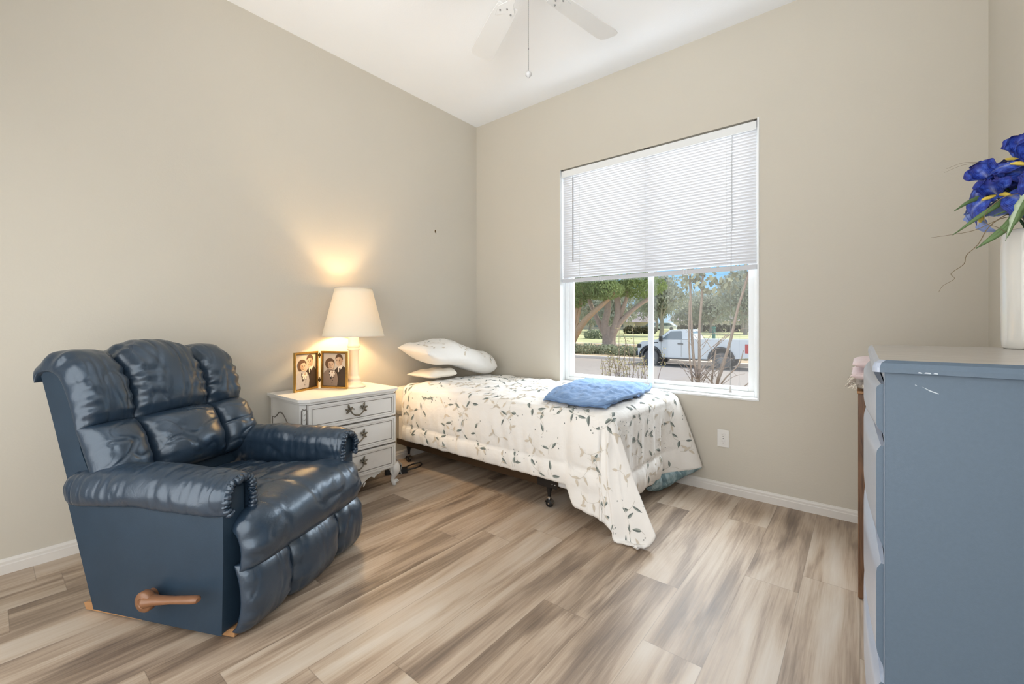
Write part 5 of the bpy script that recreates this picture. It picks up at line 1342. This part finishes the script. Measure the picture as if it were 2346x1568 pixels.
tree('leaning_tree', 'tan barked tree leaning right at the left window edge', (lx, ly, -0.75),
     [([(lx-0.25, ly, -0.85), (lx+0.15, ly, 0.0), (lx+0.75, ly, 0.9), (lx+1.55, ly, 1.75), (lx+2.6, ly, 2.55), (lx+3.6, ly, 3.4)], 0.36, 0.12),
      ([(lx+0.1, ly, 0.0), (lx+0.3, ly, 1.0), (lx+0.5, ly, 2.2), (lx+1.0, ly, 3.8)], 0.24, 0.10),
      ([(lx+0.4, ly-0.1, 0.6), (lx+0.75, ly-0.1, 1.9), (lx+1.1, ly-0.1, 3.4)], 0.10, 0.06)],
     [((lx+1.2, ly-0.4, 4.0), (2.6, 0.9, 1.15)), ((lx+2.9, ly-0.5, 3.45), (1.5, 0.9, 0.7)), ((lx+0.6, ly-0.3, 2.9), (0.9, 0.8, 0.6))], 5200, 0.11, 'bark2', 'leaf_a')
rt = random.Random(21)
far = [(-14.2, 44, 8.5, 3.1), (-13.2, 60, 6.0, 4.0), (-16.0, 65.5, 6.2, 4.4), (-8.0, 55, 9.5, 4.4), (-22.5, 49.5, 7.0, 3.6), (-27, 54.8, 7.5, 4.4), (-5.5, 71, 11, 5), (-32, 60.3, 9.0, 5.0), (-38, 66, 8.0, 4.8), (-19, 110, 9.0, 5.0), (-12, 82, 8.0, 5.0), (-28, 106, 12, 5.5), (-7, 94, 13, 5.6), (-44, 70.8, 9.5, 5.5), (-17.6, 77, 7.5, 4.5), (-10.2, 64.8, 10.5, 4.0), (-25, 71.3, 8.5, 5.0), (-34, 89.5, 9.5, 5.0)]
labs = ['grey green park tree just right of the window mullion', 'hazy park tree behind the truck bed', 'hazy grey tree under the patch of blue sky', 'tall grey tree at the right window edge', 'feathery pale tree above the truck cab', 'far tree with spreading branches left of the truck cab', 'far tree beyond the right window jamb', 'far grey tree behind the big trunk', 'far grey tree at the left of the park', 'very distant tree near the centre of the park', 'very distant tree above the truck bed', 'very distant tree behind the window mullion', 'very distant tree at the right of the park', 'very distant tree at the far left of the park', 'far tree filling the gap left of the sky patch', 'tall far tree between the two right shrub stems', 'far tree seen under the big tree branches', 'very distant tree behind the leaning trunk']
for (fx, fy, fh, fr), lb in zip(far, labs):
    gz = lerp(-0.42, 0.62, ((fy-27.5)/102.5)**0.9)
    th_ = fh*0.26
    # keep an open patch of sky between the crowns
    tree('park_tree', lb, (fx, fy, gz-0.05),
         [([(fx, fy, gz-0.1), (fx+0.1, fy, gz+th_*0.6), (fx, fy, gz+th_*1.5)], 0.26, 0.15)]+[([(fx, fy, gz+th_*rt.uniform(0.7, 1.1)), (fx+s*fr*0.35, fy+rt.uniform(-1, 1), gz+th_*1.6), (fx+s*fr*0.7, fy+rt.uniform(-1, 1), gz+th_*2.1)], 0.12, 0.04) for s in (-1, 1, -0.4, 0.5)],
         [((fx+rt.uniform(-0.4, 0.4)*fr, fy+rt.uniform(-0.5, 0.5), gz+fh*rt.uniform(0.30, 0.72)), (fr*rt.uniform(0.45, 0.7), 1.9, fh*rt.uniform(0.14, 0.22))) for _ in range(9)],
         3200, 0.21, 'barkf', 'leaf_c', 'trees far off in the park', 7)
# hedges, verge planting, far house and cars
def hedge(name, label, x0, x1, y, z0, h, n, size, mat, cat='shrub', kind=None):
    m = MB(); rr = random.Random(int(abs(x0*10)+n)); k = max(2, int((x1-x0)/1.2))
    leaf_cloud(m, [((lerp(x0, x1, (i+0.5)/k), y+rr.uniform(-0.2, 0.2), z0+h*0.45), ((x1-x0)/k*0.75, 0.6, h*0.55*rr.uniform(0.8, 1.15))) for i in range(k)], n, size, 0, rr)
    o = m.build(name, mat); return tag(o, label, cat, None, kind)
hedge('ground_cover', 'low grey green ground cover along the far kerb', -17, -6.9, 22.6, -0.84, 0.62, 5200, 0.10, 'leaf_e', 'ground cover', 'stuff')
hedge('ground_cover', 'low ground cover behind the parked truck', -5.6, 3.5, 22.8, -0.84, 0.34, 1500, 0.10, 'leaf_e', 'ground cover', 'stuff')
hedge('park_shrub', 'round shrub on the lawn left of the big trunk', -19.0, -16.8, 36, -0.40, 0.95, 600, 0.14, 'leaf_b')
hedge('park_shrub', 'dark clipped shrub left of the truck cab', -22.0, -18.0, 52, -0.2, 1.1, 700, 0.2, 'leaf_d')
hedge('park_hedge', 'long dark hedge across the park lawn', -20.0, -2.0, 68, -0.05, 1.2, 2200, 0.25, 'leaf_d', 'hedge')
hs = thing('park_house', 'pale house with a lilac grey roof beyond the park', 'house', (-40, 78, 0))
m = MB(); m.box(-52, -31, 76, 84, 0.1, 1.6); m.build('house_wall', 'stucco', hs, world=True)
m = MB(); m.prism([(-53.5, 75.2, 1.55), (-53.5, 80, 3.6), (-53.5, 84.8, 1.55)], (24, 0, 0)); m.build('house_roof', 'roof', hs, world=True)
m = MB()
for x in (-49, -44, -39, -34): m.box(x-0.7, x+0.7, 75.9, 75.99, 0.6, 1.4)
m.build('house_window', 'tglass', hs, world=True)
hs2 = thing('far_house', 'low pale house with a grey roof behind the parked cars', 'house', (-22, 96, 0.3))
m = MB(); m.box(-30, -12, 95, 102, 0.2, 1.9); m.build('house_wall', 'stucco', hs2, world=True)
m = MB(); m.prism([(-31, 94.2, 1.85), (-31, 98.5, 3.4), (-31, 102.8, 1.85)], (20, 0, 0)); m.build('house_roof', 'roof', hs2, world=True)
def car(cx, cy, cz, label, mat):
    t_ = thing('parked_car', label, 'car', (cx, cy, cz))
    m = MB(); m.prism([(cx-2.1, cy, cz+0.3), (cx-2.1, cy, cz+0.75), (cx-1.3, cy, cz+0.85), (cx-0.7, cy, cz+1.35), (cx+1.0, cy, cz+1.35), (cx+1.7, cy, cz+0.85), (cx+2.1, cy, cz+0.75), (cx+2.1, cy, cz+0.3)], (0, 1.7, 0)); m.build('car_body', mat, t_, world=True, bevel=0.05)
    m = MB(); m.add([(cx-1.15, cy-0.012, cz+0.85), (cx-0.62, cy-0.012, cz+1.25), (cx+0.92, cy-0.012, cz+1.25), (cx+1.45, cy-0.012, cz+0.85)], [(0, 1, 2, 3)]); m.build('car_window', 'tglass', t_, world=True, solid=0.01)
    for dx in (-1.3, 1.3):
        m = MB(); m.lathe([(0.0, -0.02), (0.30, -0.02), (0.33, 0.02), (0.33, 0.2), (0.0, 0.2)], (cx+dx, cy, cz+0.33), 16, 0, 'y'); m.build('wheel', 'tyre', t_, world=True)
car(-24.6, 74, 0.06, 'tiny white parked car far off left of the truck cab', 'truckw')
car(-27.6, 76, 0.08, 'tiny pale silver parked car nearest the window mullion', 'rim')
up = thing('utility_post', 'teal green post standing on the lawn behind the truck', 'post', (-4.31, 26, -0.55))
m = MB(); m.box(-4.40, -4.22, 25.92, 26.08, -0.60, 0.86); m.build('post_shaft', 'teal', up, world=True, bevel=0.02)
m = MB(); m.box(-4.42, -4.20, 25.90, 26.10, 0.861, 0.97); m.build('post_cap', 'teal', up, world=True, bevel=0.03)

# crape myrtle and leafy shrub just outside the window
cm = thing('crape_myrtle', 'bare multi stem shrub just outside the right window pane', 'shrub', (1.66, 1.5, -0.45), 0, None)
rr = random.Random(12)
def stem(pts, r0, r1, mb):
    sp_ = spline(pts, 16); mb.tube(sp_, [lerp(r0, r1, i/16) for i in range(17)], 8)
stems = [([(1.655, 1.5, -0.44), (1.650, 1.5, 0.30), (1.652, 1.5, 0.56), (1.62, 1.5, 0.75), (1.600, 1.5, 1.05), (1.588, 1.5, 1.40), (1.58, 1.5, 1.9)], 0.018, 0.010),
         ([(1.668, 1.51, -0.44), (1.664, 1.51, 0.40), (1.672, 1.51, 0.72), (1.672, 1.51, 1.04), (1.690, 1.51, 1.30), (1.704, 1.51, 1.56), (1.71, 1.51, 1.9)], 0.018, 0.009),
         ([(1.625, 1.47, -0.44), (1.618, 1.47, 0.45), (1.590, 1.47, 0.75), (1.582, 1.47, 1.0), (1.586, 1.47, 1.35)], 0.011, 0.006),
         ([(1.80, 1.52, -0.44), (1.822, 1.52, 0.40), (1.88, 1.52, 0.66), (1.960, 1.52, 0.96), (2.02, 1.52, 1.25), (2.09, 1.52, 1.50), (2.19, 1.52, 1.9)], 0.017, 0.010),
         ([(1.79, 1.50, -0.44), (1.79, 1.50, 0.42), (1.80, 1.50, 0.62), (1.83, 1.5, 0.85)], 0.012, 0.006),
         ([(1.83, 1.49, 0.42), (1.92, 1.47, 0.58), (2.04, 1.47, 0.72), (2.08, 1.47, 0.86)], 0.009, 0.004),
         ([(1.84, 1.50, 0.38), (1.98, 1.46, 0.46), (2.12, 1.45, 0.55), (2.18, 1.45, 0.68)], 0.007, 0.004)]
for pts, r0, r1 in stems:
    m = MB(); stem(pts, r0, r1, m); m.build('stem', 'stem', cm, world=True)
m = MB()
for k in range(46):
    z0 = rr.uniform(0.40, 0.62) if k < 30 else rr.uniform(0.55, 0.95); x0 = (1.66 if k % 3 else 1.81)+rr.uniform(-0.03, 0.05); a = rr.choice([-1, 1])*rr.uniform(0.2, 1.1); L = rr.uniform(0.10, 0.34)
    p0 = Vector((x0, 1.49+rr.uniform(-0.05, 0.05), z0)); p1 = p0+Vector((sin(a)*L*0.6, rr.uniform(-0.05, 0.05), L*0.5)); p2 = p1+Vector((sin(a*1.3)*L*0.4, 0, L*rr.uniform(-0.05, 0.35)))
    m.tube(spline([p0, p1, p2], 8), [lerp(0.0035, 0.0012, i/8) for i in range(9)], 5)
    if rr.random() < 0.5:
        q = p1.lerp(p2, 0.4); m.tube([q, q+Vector((rr.uniform(-0.06, 0.06), 0, rr.uniform(0.02, 0.08)))], [0.0015, 0.0008], 4)
tag(m.build('twigs', 'stem', cm, world=True), kind='stuff')
m = MB()
def oakleaf(c, s, e):
    pts = []
    for k in range(18):
        w_ = 2*PI*k/18; r_ = s*(1.0+0.22*cos(5*w_))*(0.75+0.25*abs(cos(w_)))
        pts.append(Vector((r_*0.62*sin(w_), 0.0, r_*cos(w_))))
    m.add([Vector(c)+e @ p for p in pts], [tuple(range(18))])
for (cx_, cy_, cz_, sp_, n) in ((1.665, 1.5, 1.53, 0.10, 22), (1.83, 1.48, 1.52, 0.09, 18), (1.74, 1.5, 1.44, 0.05, 5), (1.93, 1.5, 1.50, 0.10, 16), (1.60, 1.5, 1.62, 0.10, 14), (1.74, 1.5, 1.66, 0.16, 26), (2.05, 1.5, 1.62, 0.14, 18), (1.86, 1.5, 1.40, 0.04, 4)):
    for k in range(n):
        c = (cx_+rr.gauss(0, sp_*0.6), cy_+rr.gauss(0, 0.06), cz_+rr.gauss(0, sp_*0.5))
        oakleaf(c, rr.uniform(0.024, 0.036), Euler((rr.uniform(-0.7, 0.7), rr.uniform(-0.9, 0.9), rr.uniform(-0.8, 0.8))).to_matrix())
m.build('leaves', 'leaf_f', cm, world=True)
ls = thing('leafy_shrub', 'young shrub with small dark leaves outside the left pane', 'shrub', (0.95, 1.4, -0.45))
m = MB(); ends = []
for k in range(34):
    x0 = rr.uniform(0.70, 1.20); y0_ = 1.4+rr.uniform(-0.10, 0.10); top = rr.uniform(0.62, 0.78)
    if k < 4: top = rr.uniform(0.95, 1.12); x0 = rr.uniform(0.82, 1.12)
    pts = spline([(x0+rr.uniform(-0.03, 0.03), y0_, -0.44), (x0, y0_, 0.2), (x0+rr.uniform(-0.03, 0.03), y0_, top*0.75), (x0+rr.uniform(-0.06, 0.06), y0_, top)], 12)
    m.tube(pts, [lerp(0.006, 0.002, i/12) for i in range(13)], 5); ends.append(pts)
tag(m.build('stems', 'stem', ls, world=True), kind='stuff')
m = MB()
for pts in ends:
    for k in range(26):
        p = Vector(pts[rr.randint(6, 12)])+Vector((rr.uniform(-0.035, 0.035), rr.uniform(-0.04, 0.04), rr.uniform(-0.05, 0.03)))
        e = Euler((rr.uniform(0, PI), rr.uniform(0, PI), rr.uniform(0, 2*PI))).to_matrix(); s = rr.uniform(0.008, 0.014)
        m.add([p+e @ Vector(v) for v in ((-s, 0, 0), (0, -s*0.55, 0), (s, 0, 0), (0, s*0.55, 0))], [(0, 1, 2, 3)])
for k in range(40):
    p = Vector((1.34+rr.gauss(0, 0.018), 1.42+rr.gauss(0, 0.02), rr.uniform(0.66, 0.86))); e = Euler((rr.uniform(0, PI), rr.uniform(0, PI), 0)).to_matrix(); s = rr.uniform(0.006, 0.011)
    m.add([p+e @ Vector(v) for v in ((-s, 0, 0), (0, -s*0.55, 0), (s, 0, 0), (0, s*0.55, 0))], [(0, 1, 2, 3)])
m.build('leaves', 'leaf_g', ls, world=True)
m = MB(); m.tube(spline([(1.25, 1.42, 0.40), (1.30, 1.42, 0.60), (1.335, 1.42, 0.74), (1.345, 1.42, 0.86)], 10), [lerp(0.004, 0.0015, i/10) for i in range(11)], 5); m.build('side_sprig', 'stem', ls, world=True)
